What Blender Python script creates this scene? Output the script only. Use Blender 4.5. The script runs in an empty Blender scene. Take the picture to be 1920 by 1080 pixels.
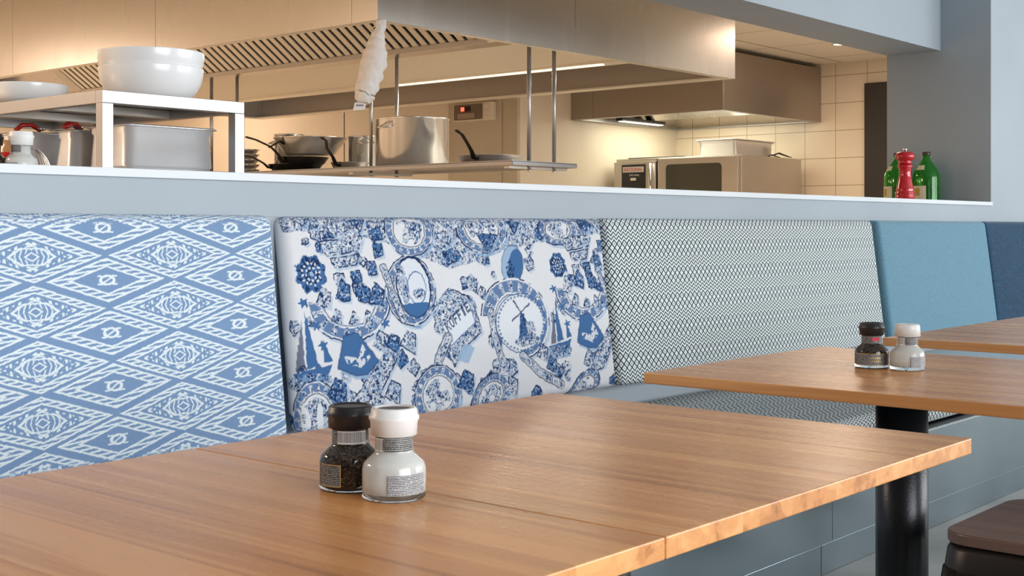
import bpy, bmesh, math, random
import numpy as np
from mathutils import Vector, Matrix
PI = math.pi
random.seed(4)
SC = bpy.context.scene
COL = SC.collection

# ------------------------------------------------------------------ camera
cam_d = bpy.data.cameras.new('camera'); cam = bpy.data.objects.new('camera', cam_d); COL.objects.link(cam)
cam_d.sensor_width = 36; cam_d.lens = 45.43; cam_d.shift_y = -115/1920; cam_d.clip_start = .05; cam_d.clip_end = 60
F = Vector((.757, .653, 0)).normalized()
R_ = Vector((F.y, -F.x, 0))
cam.matrix_world = Matrix(((R_.x, 0, -F.x, 0), (R_.y, 0, -F.y, 0), (0, 1, 0, 1.06), (0, 0, 0, 1)))
SC.camera = cam
# ------------------------------------------------------------------ light, exposure
SC.view_settings.view_transform = 'Standard'; SC.view_settings.look = 'None'
SC.view_settings.exposure = 0.12; SC.view_settings.gamma = 1; SC.view_settings.use_curve_mapping = False
w = bpy.data.worlds.new('world'); SC.world = w; w.use_nodes = True
bgn = w.node_tree.nodes['Background']; bgn.inputs[0].default_value = (.94, .97, 1, 1); bgn.inputs[1].default_value = 1.0


def area(name, loc, rot, sx, sy, power, col, spread=PI):
    d = bpy.data.lights.new(name, 'AREA'); d.shape = 'RECTANGLE'; d.size = sx; d.size_y = sy
    d.energy = power; d.color = col; d.spread = spread
    o = bpy.data.objects.new(name, d); o.location = loc; o.rotation_euler = rot; COL.objects.link(o); return o


# daylight through the dining room's window openings (behind the camera), plus an added fill at left
area('daylight_and_fill', (6.6, -3.15, 1.7), (PI/2, 0, 0), 3.4, 2.0, 165, (.97, .985, 1))
area("daylight_and_fill", (10.6, -3.15, 1.7), (PI/2, 0, 0), 3.4, 2.0, 140, (.97, .985, 1))
area('daylight_and_fill', (0.6, -3.15, 1.7), (PI/2, 0, 0), 3.4, 2.0, 56, (.97, .985, 1), math.radians(84))  # added fill to brighten the foreground tables, spread narrowed off the pillar reveal
# kitchen ceiling luminaires (warm)
for lx, ly, pw_ in ((-.4, 4.9, 115), (-.4, 8.2, 95), (9.0, 4.25, 46), (7.4, 10.9, 22), (4.6, 11.2, 45), (1.6, 10.9, 60)):
    area('kitchen_ceiling_light', (lx, ly, 2.52), (0, 0, 0), 1.15, 1.15, pw_, (1, .77, .58))

# ------------------------------------------------------------------ node helpers
class E:
    """small expression wrapper so patterns can be written as formulas"""
    nt = None
    def __init__(s, sock): s.s = sock
    @staticmethod
    def m(op, *a):
        n = E.nt.nodes.new('ShaderNodeMath'); n.operation = op
        for i, v in enumerate(a):
            if isinstance(v, E): E.nt.links.new(v.s, n.inputs[i])
            else: n.inputs[i].default_value = v
        return E(n.outputs[0])
    def __add__(s, o): return E.m('ADD', s, o)
    def __radd__(s, o): return E.m('ADD', o, s)
    def __sub__(s, o): return E.m('SUBTRACT', s, o)
    def __rsub__(s, o): return E.m('SUBTRACT', o, s)
    def __mul__(s, o): return E.m('MULTIPLY', s, o)
    def __rmul__(s, o): return E.m('MULTIPLY', o, s)
    def __truediv__(s, o): return E.m('DIVIDE', s, o)
    def frac(s): return E.m('FRACT', s)
    def floor(s): return E.m('FLOOR', s)
    def abs(s): return E.m('ABSOLUTE', s)
    def lt(s, o): return E.m('LESS_THAN', s, o)
    def gt(s, o): return E.m('GREATER_THAN', s, o)
    def mx(s, o): return E.m('MAXIMUM', s, o)
    def mn(s, o): return E.m('MINIMUM', s, o)


MATS = {}
def mat(name, col=(.5, .5, .5), rough=.5, metal=0, spec=.5, **kw):
    if name in MATS: return MATS[name]
    m = bpy.data.materials.new(name); m.use_nodes = True
    b = m.node_tree.nodes['Principled BSDF']
    b.inputs['Base Color'].default_value = (*col, 1); b.inputs['Roughness'].default_value = rough
    b.inputs['Metallic'].default_value = metal; b.inputs['Specular IOR Level'].default_value = spec
    for k, v in kw.items(): b.inputs[k].default_value = v
    MATS[name] = m
    return m
def N(m, t, **kw):
    n = m.node_tree.nodes.new(t)
    for k, v in kw.items():
        if k in n.inputs: n.inputs[k].default_value = v
        else: setattr(n, k, v)
    return n
def L(m, a, b): m.node_tree.links.new(a, b)
def bsdf(m): return m.node_tree.nodes['Principled BSDF']
def coords(m, scale=(1, 1, 1), kind='Object', rot=(0, 0, 0)):
    t = N(m, 'ShaderNodeTexCoord'); mp = N(m, 'ShaderNodeMapping'); mp.inputs['Scale'].default_value = scale
    mp.inputs['Rotation'].default_value = rot
    L(m, t.outputs[kind], mp.inputs['Vector']); return mp.outputs[0]
def noise(m, vec, scale=5, detail=3, rough=.5, dist=0):
    n = N(m, 'ShaderNodeTexNoise'); n.inputs['Scale'].default_value = scale; n.inputs['Detail'].default_value = detail
    n.inputs['Roughness'].default_value = rough; n.inputs['Distortion'].default_value = dist
    L(m, vec, n.inputs['Vector']); return n.outputs['Fac']
def ramp(m, fac, stops):
    r = N(m, 'ShaderNodeValToRGB'); L(m, fac, r.inputs[0]); e = r.color_ramp.elements
    while len(e) < len(stops): e.new(.5)
    for i, (p, c) in enumerate(stops): e[i].position = p; e[i].color = (*c, 1)
    return r.outputs[0]
def bump(m, fac, strength=.2, dist=.002):
    b = N(m, 'ShaderNodeBump'); b.inputs['Strength'].default_value = strength; b.inputs['Distance'].default_value = dist
    L(m, fac, b.inputs['Height']); L(m, b.outputs[0], bsdf(m).inputs['Normal'])
def srgb(r, g, b):
    f = lambda c: ((c/255)/12.92 if c/255 <= .04045 else ((c/255+.055)/1.055)**2.4)
    return (f(r), f(g), f(b))


def m_paint(name, col, rough=.55):
    m = mat(name, col, rough, spec=.3)
    f = noise(m, coords(m), 60, 3); bump(m, f, .08, .001)
    f2 = noise(m, coords(m), 1.2, 2)
    c = ramp(m, f2, ((.3, tuple(v*.95 for v in col)), (.7, tuple(min(1, v*1.04) for v in col)))); L(m, c, bsdf(m).inputs['Base Color'])
    return m
def m_steel(name, col=(.62, .60, .57), rough=.3, sc=(1, 1, 60), metal=1, var=.03):
    m = mat(name, col, rough, metal)
    f = noise(m, coords(m, sc), 6, 3)
    r = ramp(m, f, ((.3, (rough-var,)*3), (.7, (rough+var,)*3))); L(m, r, bsdf(m).inputs['Roughness'])
    return m
def m_wood(name, light, dark, mid, axis='Y', strip=.075, rough=.32):
    """solid wood staves running along one axis, growth figure stretched along the grain"""
    m = mat(name, light, rough, spec=.5)
    E.nt = m.node_tree
    t = N(m, 'ShaderNodeTexCoord'); oi = N(m, 'ShaderNodeObjectInfo')
    sep = N(m, 'ShaderNodeSeparateXYZ'); L(m, t.outputs['Object'], sep.inputs[0])
    x, y, z = (E(sep.outputs[i]) for i in range(3)); rnd = E(oi.outputs['Random'])
    if axis == 'X': x, y = y, x
    st = ((x + rnd*3)/strip)
    sid = st.floor()
    wn = N(m, 'ShaderNodeTexWhiteNoise', noise_dimensions='1D'); L(m, (sid*7.31+rnd*11).s, wn.inputs['W'])
    tone = E(wn.outputs['Value'])
    cv = N(m, 'ShaderNodeCombineXYZ'); L(m, (x*17 + tone*20).s, cv.inputs[0]); L(m, (y*.55 + tone*13).s, cv.inputs[1]); L(m, (z*26).s, cv.inputs[2])
    a = noise(m, cv.outputs[0], 1.3, 3, .5, .45)
    cv2 = N(m, 'ShaderNodeCombineXYZ'); L(m, (x*75).s, cv2.inputs[0]); L(m, (y*.9 + tone*5).s, cv2.inputs[1]); L(m, (z*90).s, cv2.inputs[2])
    b = noise(m, cv2.outputs[0], 1, 3)
    bands = E.m('SINE', E(a)*34)
    v = E(a)*.74 + tone*.20 + E(b)*.10 + bands*.035 - .03
    c = ramp(m, v.s, ((.26, dark), (.43, mid), (.60, light), (.85, tuple(min(1, q*1.12) for q in light))))
    L(m, c, bsdf(m).inputs['Base Color'])
    rr = ramp(m, b, ((.3, (rough-.015,)*3), (.7, (rough+.025,)*3))); L(m, rr, bsdf(m).inputs['Roughness'])
    return m


M_WALL = m_paint('wall_paint_blue_grey', srgb(168, 178, 186))
M_LEDGE = m_paint('ledge_pale_grey', srgb(222, 228, 232), .4)
M_CREAM = m_paint('kitchen_cream_panel', srgb(226, 214, 196), .45)
M_DINC = m_paint('white_ceiling', srgb(225, 228, 230))
M_STEEL = m_steel('brushed_stainless', (.62, .59, .56), .27, (1, 1, .1), 1, .012)
M_STEEL2 = m_steel('matte_stainless', (.58, .54, .49), .42, (1, 1, 1), .8, .015)
M_POT = m_steel('polished_pot_steel', (.80, .78, .75), .18, (1, 1, 30), .85, .03)
M_RACK = m_steel('satin_steel_tube', (.42, .42, .43), .36, (20, 20, 20), .75)
M_LOUV = m_steel('lit_hood_steel', (.86, .81, .70), .38, (1, 1, 1), .6, .02)  # hood steel paled in the base colour for lamplight on louvres, rim and panels
M_STEELD = m_steel('shaded_hood_steel', (.40, .36, .32), .36, (1, 1, .1), .9, .01)  # stainless with a darkened base colour, standing for the dark room it reflects
M_GN = m_steel('gastronorm_steel', (.84, .84, .85), .24, (3, 3, 3), .6, .02)
M_CARBON = m_steel('dark_carbon_steel', (.10, .095, .09), .35, (5, 5, 5))
M_BLACK = mat('black_metal', (.012, .014, .018), .35, .3)
M_BLACKP = mat('black_plastic', (.018, .018, .02), .35)
M_WHITEP = mat('white_plastic', (.78, .79, .79), .35)
M_CERAM = mat('white_ceramic', (.76, .77, .78), .22)
M_HANDLE = mat('cast_iron_handle', (.05, .042, .035), .42, .8)
M_RED = mat('red_lacquer', (.55, .008, .02), .12, **{'Coat Weight': .6})
M_GREYW = mat('dark_frame', (.028, .023, .021), .5)
M_GAP = mat('black_gap', (.012, .011, .01), .8)
M_CHROME = mat('chrome', (.85, .85, .86), .12, 1)
M_GLASS = mat('clear_glass', (.96, .99, .98), .02, 0, **{'Transmission Weight': 1.0, 'IOR': 1.45})
M_GREEN = mat('green_bottle_glass', (.12, .66, .12), .04, 0, **{'Transmission Weight': .9, 'IOR': 1.4})
M_WINE = mat('dark_liquid', (.012, .05, .035), .1)
M_SALT = mat('white_salt', (.93, .92, .90), .6)
M_LIGHT = mat('lit_tube', (1, 1, 1), .5); bsdf(M_LIGHT).inputs['Emission Color'].default_value = (1, .88, .66, 1); bsdf(M_LIGHT).inputs['Emission Strength'].default_value = 1.1
M_DOWN = mat('downlight_lens', (1, 1, 1), .5); bsdf(M_DOWN).inputs['Emission Color'].default_value = (1, .85, .6, 1); bsdf(M_DOWN).inputs['Emission Strength'].default_value = 6
M_GOLD = mat('gold_print', (.62, .42, .16), .4, .3)
M_CLOTH = mat('white_gauze', (.72, .70, .68), .7)
_f = noise(M_CLOTH, coords(M_CLOTH), 45, 3); bump(M_CLOTH, _f, .8, .004)
M_RUBRED = mat('red_handle', (.45, .02, .015), .25)

M_PEPPER = mat('peppercorns', (.05, .03, .02), .6)
def _pep():
    m = M_PEPPER; v = N(m, 'ShaderNodeTexVoronoi'); v.inputs['Scale'].default_value = 430; L(m, coords(m), v.inputs['Vector'])
    c = ramp(m, v.outputs['Color'], ((.2, (.012, .007, .005)), (.55, (.07, .036, .02)), (.85, (.30, .20, .14)))); L(m, c, bsdf(m).inputs['Base Color'])
    bump(m, v.outputs['Distance'], .8, .003)
_pep()

M_OAK = m_wood('oiled_oak', srgb(224, 162, 102), srgb(150, 94, 50), srgb(200, 136, 80), 'Y', .11, .27)
M_STOOLW = m_wood('dark_stained_wood', srgb(118, 92, 80), srgb(62, 46, 40), srgb(96, 73, 63), 'Y', .5, .4)

M_GALV = mat('zinc_bench_panel', (.42, .50, .55), .22, .8)
def _galv():
    m = M_GALV
    f = noise(m, coords(m, (1, 1, 1)), 1.3, 2, .5, .3)
    c = ramp(m, f, ((.3, (.22, .29, .33)), (.7, (.33, .41, .45)))); L(m, c, bsdf(m).inputs['Base Color'])
_galv()
M_FLOOR = mat('concrete_floor', (.38, .39, .38), .5)
def _fl():
    m = M_FLOOR; f = noise(m, coords(m), 2.5, 6, .6)
    c = ramp(m, f, ((.3, srgb(150, 152, 150)), (.7, srgb(182, 184, 180)))); L(m, c, bsdf(m).inputs['Base Color'])
    bump(m, noise(m, coords(m), 80, 3), .1, .001)
_fl()

M_TILE = mat('cream_wall_tile', (.7, .6, .48), .25)
def _tile():   # plane x = const : y and z are the tile axes
    m = M_TILE; E.nt = m.node_tree
    t = N(m, 'ShaderNodeTexCoord'); s = N(m, 'ShaderNodeSeparateXYZ'); L(m, t.outputs['Object'], s.inputs[0])
    y, z = E(s.outputs[1]), E(s.outputs[2])
    gy = (((y - 5.417)/.305).frac()-.5).abs(); gz = (((z - 2.425)/.248).frac()-.5).abs()
    line = gy.gt(.5-.0085).mx(gz.gt(.5-.011))
    mx = N(m, 'ShaderNodeMix', data_type='RGBA'); L(m, line.s, mx.inputs[0])
    mx.inputs[6].default_value = (*srgb(232, 218, 198), 1); mx.inputs[7].default_value = (*srgb(160, 138, 112), 1)
    L(m, mx.outputs[2], bsdf(m).inputs['Base Color'])
_tile()
M_CEILT = mat('ceiling_panel', (.7, .65, .58), .7)
def _ct():
    m = M_CEILT; E.nt = m.node_tree
    t = N(m, 'ShaderNodeTexCoord'); s = N(m, 'ShaderNodeSeparateXYZ'); L(m, t.outputs['Object'], s.inputs[0])
    x, y = E(s.outputs[0]), E(s.outputs[1])
    gx = (((x - 9.5)/.86).frac()-.5).abs(); gy = (((y - 5.35)/1.0).frac()-.5).abs()
    line = gx.gt(.5-.006).mx(gy.gt(.5-.008))
    mx = N(m, 'ShaderNodeMix', data_type='RGBA'); L(m, line.s, mx.inputs[0])
    mx.inputs[6].default_value = (*srgb(244, 236, 222), 1); mx.inputs[7].default_value = (*srgb(150, 128, 104), 1)
    L(m, mx.outputs[2], bsdf(m).inputs['Base Color'])
_ct()

def m_fabric(name, c1, c2, sc=420):
    m = mat(name, c1, .85, spec=.2, **{'Sheen Weight': .3})
    f = noise(m, coords(m, (1, 1, 1)), sc, 2); f2 = noise(m, coords(m, (1, 1, 2.5)), sc*.3, 3)
    mx = N(m, 'ShaderNodeMath', operation='MULTIPLY'); L(m, f, mx.inputs[0]); L(m, f2, mx.inputs[1])
    c = ramp(m, mx.outputs[0], ((.15, c2), (.34, c1), (.45, tuple(min(1, q*1.15) for q in c1)))); L(m, c, bsdf(m).inputs['Base Color'])
    bump(m, f, .25, .0015)
    return m
M_BLUE = m_fabric('sky_blue_wool', srgb(116, 156, 174), srgb(90, 134, 156))
M_NAVY = m_fabric('petrol_blue_chenille', srgb(10, 74, 108), srgb(3, 36, 60), 150)

M_PRINT = mat('printed_fabric', (.8, .8, .8), .8, spec=.2)
def _pr():
    m = M_PRINT; a = N(m, 'ShaderNodeVertexColor'); a.layer_name = 'print'; L(m, a.outputs[0], bsdf(m).inputs['Base Color'])
    bump(m, noise(m, coords(m), 700, 2), .2, .001)
_pr()

M_GEO = mat('geometric_weave', (.8, .8, .8), .85, spec=.2)
def _geo():
    m = M_GEO; E.nt = m.node_tree
    t = N(m, 'ShaderNodeUVMap'); s = N(m, 'ShaderNodeSeparateXYZ'); L(m, t.outputs[0], s.inputs[0])
    x, z = E(s.outputs[0]), E(s.outputs[1])
    P, Q, BND = .0290, .0270, .0960
    X = x/P
    tri = ((X.frac()-.5).abs())*2           # 0..1..0
    zb = (z/BND).frac()*BND                 # position in band
    dz = zb.lt(.0543)                       # diamond zone
    a = ((zb/Q + tri*.5).frac()-.5).abs()
    b = ((zb/Q - tri*.5).frac()-.5).abs()
    lat = a.gt(.5-.11).mx(b.gt(.5-.11))
    # a dot in the middle of each diamond
    dX1 = (tri-0.0)*P*.5; dZ1 = ((zb/Q).frac()-.5).abs()*Q
    dot1 = (dX1.abs()+dZ1).lt(.0029)
    lat = lat.mx(dot1)
    zz = ((zb/.0137 + tri*.98).frac()-.5).abs()
    zig = zz.gt(.5-.20)
    pat = lat*dz + zig*(1-dz)
    mx = N(m, 'ShaderNodeMix', data_type='RGBA'); L(m, pat.s, mx.inputs[0])
    mx.inputs[6].default_value = (*srgb(222, 230, 230), 1); mx.inputs[7].default_value = (*srgb(34, 46, 62), 1)
    L(m, mx.outputs[2], bsdf(m).inputs['Base Color'])
_geo()

# ------------------------------------------------------------------ mesh helpers
class MB:
    def __init__(s): s.v = []; s.f = []; s.mi = []; s.cur = 0; s.sm = []
    def add(s, vs, fs, smooth=False):
        o = len(s.v); s.v += [tuple(v) for v in vs]
        for f in fs: s.f.append(tuple(i+o for i in f)); s.mi.append(s.cur); s.sm.append(smooth)
        return s
    def box(s, x0, x1, y0, y1, z0, z1):
        v = [(x, y, z) for z in (z0, z1) for y in (y0, y1) for x in (x0, x1)]
        return s.add(v, [(0, 2, 3, 1), (4, 5, 7, 6), (0, 1, 5, 4), (2, 6, 7, 3), (0, 4, 6, 2), (1, 3, 7, 5)])
    def obox(s, c, ax, ay, az):      # oriented box: centre and three half-vectors
        c, ax, ay, az = map(Vector, (c, ax, ay, az))
        v = [c+ax*i+ay*j+az*k for k in (-1, 1) for j in (-1, 1) for i in (-1, 1)]
        return s.add(v, [(0, 2, 3, 1), (4, 5, 7, 6), (0, 1, 5, 4), (2, 6, 7, 3), (0, 4, 6, 2), (1, 3, 7, 5)])
    def lathe(s, prof, n=40, c=(0, 0, 0), a0=0, a1=2*PI, closed=True, smooth=True):
        vs = []; full = abs(a1-a0-2*PI) < 1e-6; m = n if full else n+1
        for r, z in prof:
            for i in range(m):
                a = a0+(a1-a0)*i/n; vs.append((c[0]+r*math.cos(a), c[1]+r*math.sin(a), c[2]+z))
        fs = []
        for j in range(len(prof)-1):
            for i in range(n):
                i2 = (i+1) % m if full else i+1
                fs.append((j*m+i, j*m+i2, (j+1)*m+i2, (j+1)*m+i))
        return s.add(vs, fs, smooth)
    def tube(s, pts, r, n=10, cap=True, flat=1.0, up=None):
        pts = [Vector(p) for p in pts]; rs = r if isinstance(r, (list, tuple)) else [r]*len(pts)
        vs = []; ref = Vector(up) if up else Vector((0, 0, 1))
        for i, p in enumerate(pts):
            t = (pts[min(i+1, len(pts)-1)]-pts[max(i-1, 0)]).normalized()
            rr = ref if abs(t.dot(ref)) < .95 else Vector((1, 0, 0))
            a = t.cross(rr).normalized(); b = a.cross(t)
            for k in range(n):
                q = 2*PI*k/n; vs.append(p + a*math.cos(q)*rs[i] + b*math.sin(q)*rs[i]*flat)
        fs = [(j*n+k, j*n+(k+1) % n, (j+1)*n+(k+1) % n, (j+1)*n+k) for j in range(len(pts)-1) for k in range(n)]
        if cap: fs += [tuple(range(n))[::-1], tuple((len(pts)-1)*n+k for k in range(n))]
        return s.add(vs, fs, True)
    def prism(s, poly, z0, z1, smooth=False):
        n = len(poly)
        v = [(x, y, z0) for x, y in poly]+[(x, y, z1) for x, y in poly]
        return s.add(v, [tuple(range(n))[::-1], tuple(range(n, 2*n))]+[(i, (i+1) % n, n+(i+1) % n, n+i) for i in range(n)], smooth)
    def build(s, name, mats, parent=None, bevel=0, seg=2, off=None):
        if not isinstance(mats, (list, tuple)): mats = [mats]
        me = bpy.data.meshes.new(name); vs = s.v
        if off: vs = [(a-off[0], b-off[1], c-off[2]) for a, b, c in vs]
        me.from_pydata(vs, [], s.f)
        for m in mats: me.materials.append(m)
        me.polygons.foreach_set('material_index', s.mi); me.polygons.foreach_set('use_smooth', s.sm)
        bm = bmesh.new(); bm.from_mesh(me); bmesh.ops.recalc_face_normals(bm, faces=bm.faces); bm.to_mesh(me); bm.free()
        o = bpy.data.objects.new(name, me); COL.objects.link(o)
        if parent: o.parent = parent
        if bevel:
            b = o.modifiers.new('bevel', 'BEVEL'); b.width = bevel; b.segments = seg; b.limit_method = 'ANGLE'; b.angle_limit = .6
            b.harden_normals = False
        return o
def tag(o, label, cat, group=None, kind=None):
    o['label'] = label; o['category'] = cat
    if group: o['group'] = group
    if kind: o['kind'] = kind
    return o
def thing(name, label, cat, loc=(0, 0, 0), rz=0, group=None):
    o = bpy.data.objects.new(name, None); COL.objects.link(o); o.location = loc; o.rotation_euler = (0, 0, rz)
    o.empty_display_size = .05
    return tag(o, label, cat, group)
def struct(name, mb, m, bevel=0, label=None):
    o = mb.build(name, m, bevel=bevel); o['kind'] = 'structure'
    if label: o['label'] = label; 
    return o
def dup(root, loc, label, rz=0, group=None):
    r = root.copy(); COL.objects.link(r); r.location = loc; r.rotation_euler = (0, 0, rz); r['label'] = label
    if group: r['group'] = group
    for ch in list(root.children):
        c = ch.copy(); COL.objects.link(c); c.parent = r
        for g in list(ch.children):
            d = g.copy(); COL.objects.link(d); d.parent = c
    return r
def B(*a): return MB().box(*a)

# ------------------------------------------------------------------ setting
YW = 2.72                       # front face of the partition wall
XP = 7.295                      # pillar reveal
struct('floor', B(-3.2, 12.6, -3.4, 3.34, -.1, 0), M_FLOOR)
struct('floor', B(-3.2, 12.6, 3.34, 13, -.1, 0), mat('pale_kitchen_floor', srgb(205, 196, 184), .4))
struct('ceiling', B(-3.2, 12.6, -3.4, 3.34, 3.2, 3.3), mat('grey_ceiling', srgb(190, 190, 188), .8))
struct('ceiling', B(-3.2, 10.9, 3.34, 13, 2.54, 2.64), M_CEILT)
struct('wall_partition', B(-3.2, XP, YW, 3.34, 0, 1.150), M_WALL)
struct('wall_pillar', B(XP, 12.6, YW, 3.34, 0, 3.2), M_WALL)
struct('wall_header', B(-3.2, XP, 3.012, 3.34, 2.08, 3.2), M_WALL)
mb = B(-3.2, XP, YW-.012, YW+.045, 1.1785, 1.1995)
struct('trim_1', mb, M_LEDGE, .0015)
struct('trim_2', B(-3.2, XP, YW, YW+.045, 1.150, 1.1785), M_WALL)
tag(B(-3.1, XP-.01, YW+.05, 3.95, 1.152, 1.175).build('worktop', M_STEEL2, bevel=.002), 'steel serving counter top behind the pale ledge, running along the kitchen opening', 'counter')
struct('wall_left', B(-3.3, -3.2, -3.4, 2.72, 0, 3.3), mat('taupe_wall', srgb(128, 122, 116), .6))
struct('wall_left', B(-3.3, -3.2, 2.72, 13, 0, 3.3), M_CREAM)
struct('wall_right', B(12.6, 12.7, -3.4, 3.34, 0, 3.3), M_DINC)
# dining window wall (behind the camera): piers around two window openings, plus one added at left for fill
mb = MB()
for a, b in ((-3.2, -1.1), (2.3, 4.9), (8.3, 8.9), (12.3, 12.6)): mb.box(a, b, -3.4, -3.25, 0, 3.2)
for a, b in ((-1.1, 2.3), (4.9, 8.3), (8.9, 12.3)): mb.box(a, b, -3.4, -3.25, 0, .7); mb.box(a, b, -3.4, -3.25, 2.7, 3.2)
struct('wall_front', mb, M_DINC)
# kitchen walls
struct('wall_tiled', B(10.76, 10.9, 3.34, 7.25, 0, 2.54), M_TILE)
struct('wall_corner', B(8.37, 10.76, 7.13, 7.25, 0, 2.54), M_CREAM)
struct('wall_cold_room', B(8.37, 8.49, 7.25, 13, 0, 2.54), M_CREAM)
struct('wall_back', B(-3.2, 8.37, 12.9, 13, 0, 2.54), M_CREAM)

# cold room door in the cream wall : frame + slab with flush seams
d = thing('door_1', 'flat greenish beige cold room door with thin vertical seams', 'door', (8.37, 7.6, 0)); d['kind'] = 'structure'
M_DOORC = m_paint('cold_room_door_beige', srgb(196, 184, 162), .4)
MB().box(8.335, 8.37, 7.13, 7.94, 0, 2.35).build('door_frame', M_DOORC, d, off=(8.37, 7.6, 0), bevel=.004)
MB().box(8.322, 8.335, 7.30, 7.86, .02, 2.27).build('door_panel', M_DOORC, d, off=(8.37, 7.6, 0), bevel=.004)
MB().box(8.35, 8.372, 7.945, 7.985, 0, 2.42).build('door_jamb', M_CREAM, d, off=(8.37, 7.6, 0), bevel=.003)
# wall seams of the cream panelling
for yy in (9.35, 10.9): struct('trim_3', B(8.366, 8.3705, yy, yy+.006, 0, 2.5), M_GAP)
# dark framed door in tiled wall
d = thing('door_2', 'dark brown framed doorway in the tiled wall', 'door', (10.76, 4.6, 0)); d['kind'] = 'structure'
mb = MB(); mb.box(10.70, 10.77, 4.80, 5.112, 0, 2.33); mb.box(10.70, 10.77, 4.0, 4.15, 0, 2.33); mb.box(10.70, 10.77, 4.15, 4.80, 2.20, 2.33)
mb.build('door_frame', M_GREYW, d, off=(10.76, 4.6, 0), bevel=.004)
mb = MB(); mb.box(10.735, 10.757, 4.70, 4.80, 0, 2.20); mb.build('door_stop', M_GAP, d, off=(10.76, 4.6, 0))
mb = MB(); mb.box(10.745, 10.757, 4.15, 4.70, 0, 2.20); mb.build('door_leaf', M_CREAM, d, off=(10.76, 4.6, 0))

# ------------------------------------------------------------------ banquette bench
YB = 1.846
bench = thing('banquette_bench', 'long blue-grey metal clad bench base under the patterned cushions along the wall', 'bench', (3.6, 2.2, 0))
OB = (3.6, 2.2, 0)
for i, (a, b) in enumerate(((-.8, .1), (.103, 1.85), (1.853, 3.645), (3.648, 5.62), (5.623, 7.6), (7.603, 9.4))):
    mb = B(a, b, YB, YB+.014, .095, .347); mb.build('front_panel', M_GALV, bench, off=OB, bevel=.0015)
for a, b in ((-.8, 1.5), (1.503, 3.582), (3.586, 5.9), (5.903, 9.4)):
    B(a, b, YB+.006, YB+.02, 0.001, .092).build('plinth', M_GALV, bench, off=OB, bevel=.001)
B(-.8, 9.4, YB-.0025, YB+.006, .3475, .351).build('top_edge_strip', M_CHROME, bench, off=OB)['label'] = 'bright metal edge strip'
B(-.8, 9.4, YB+.016, 2.70, .30, .346).build('seat_board', M_BLACK, bench, off=OB)
B(-.8, 9.4, 2.695, 2.718, .346, 1.085).build('back_board', M_WALL, bench, off=OB, bevel=.002)

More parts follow.
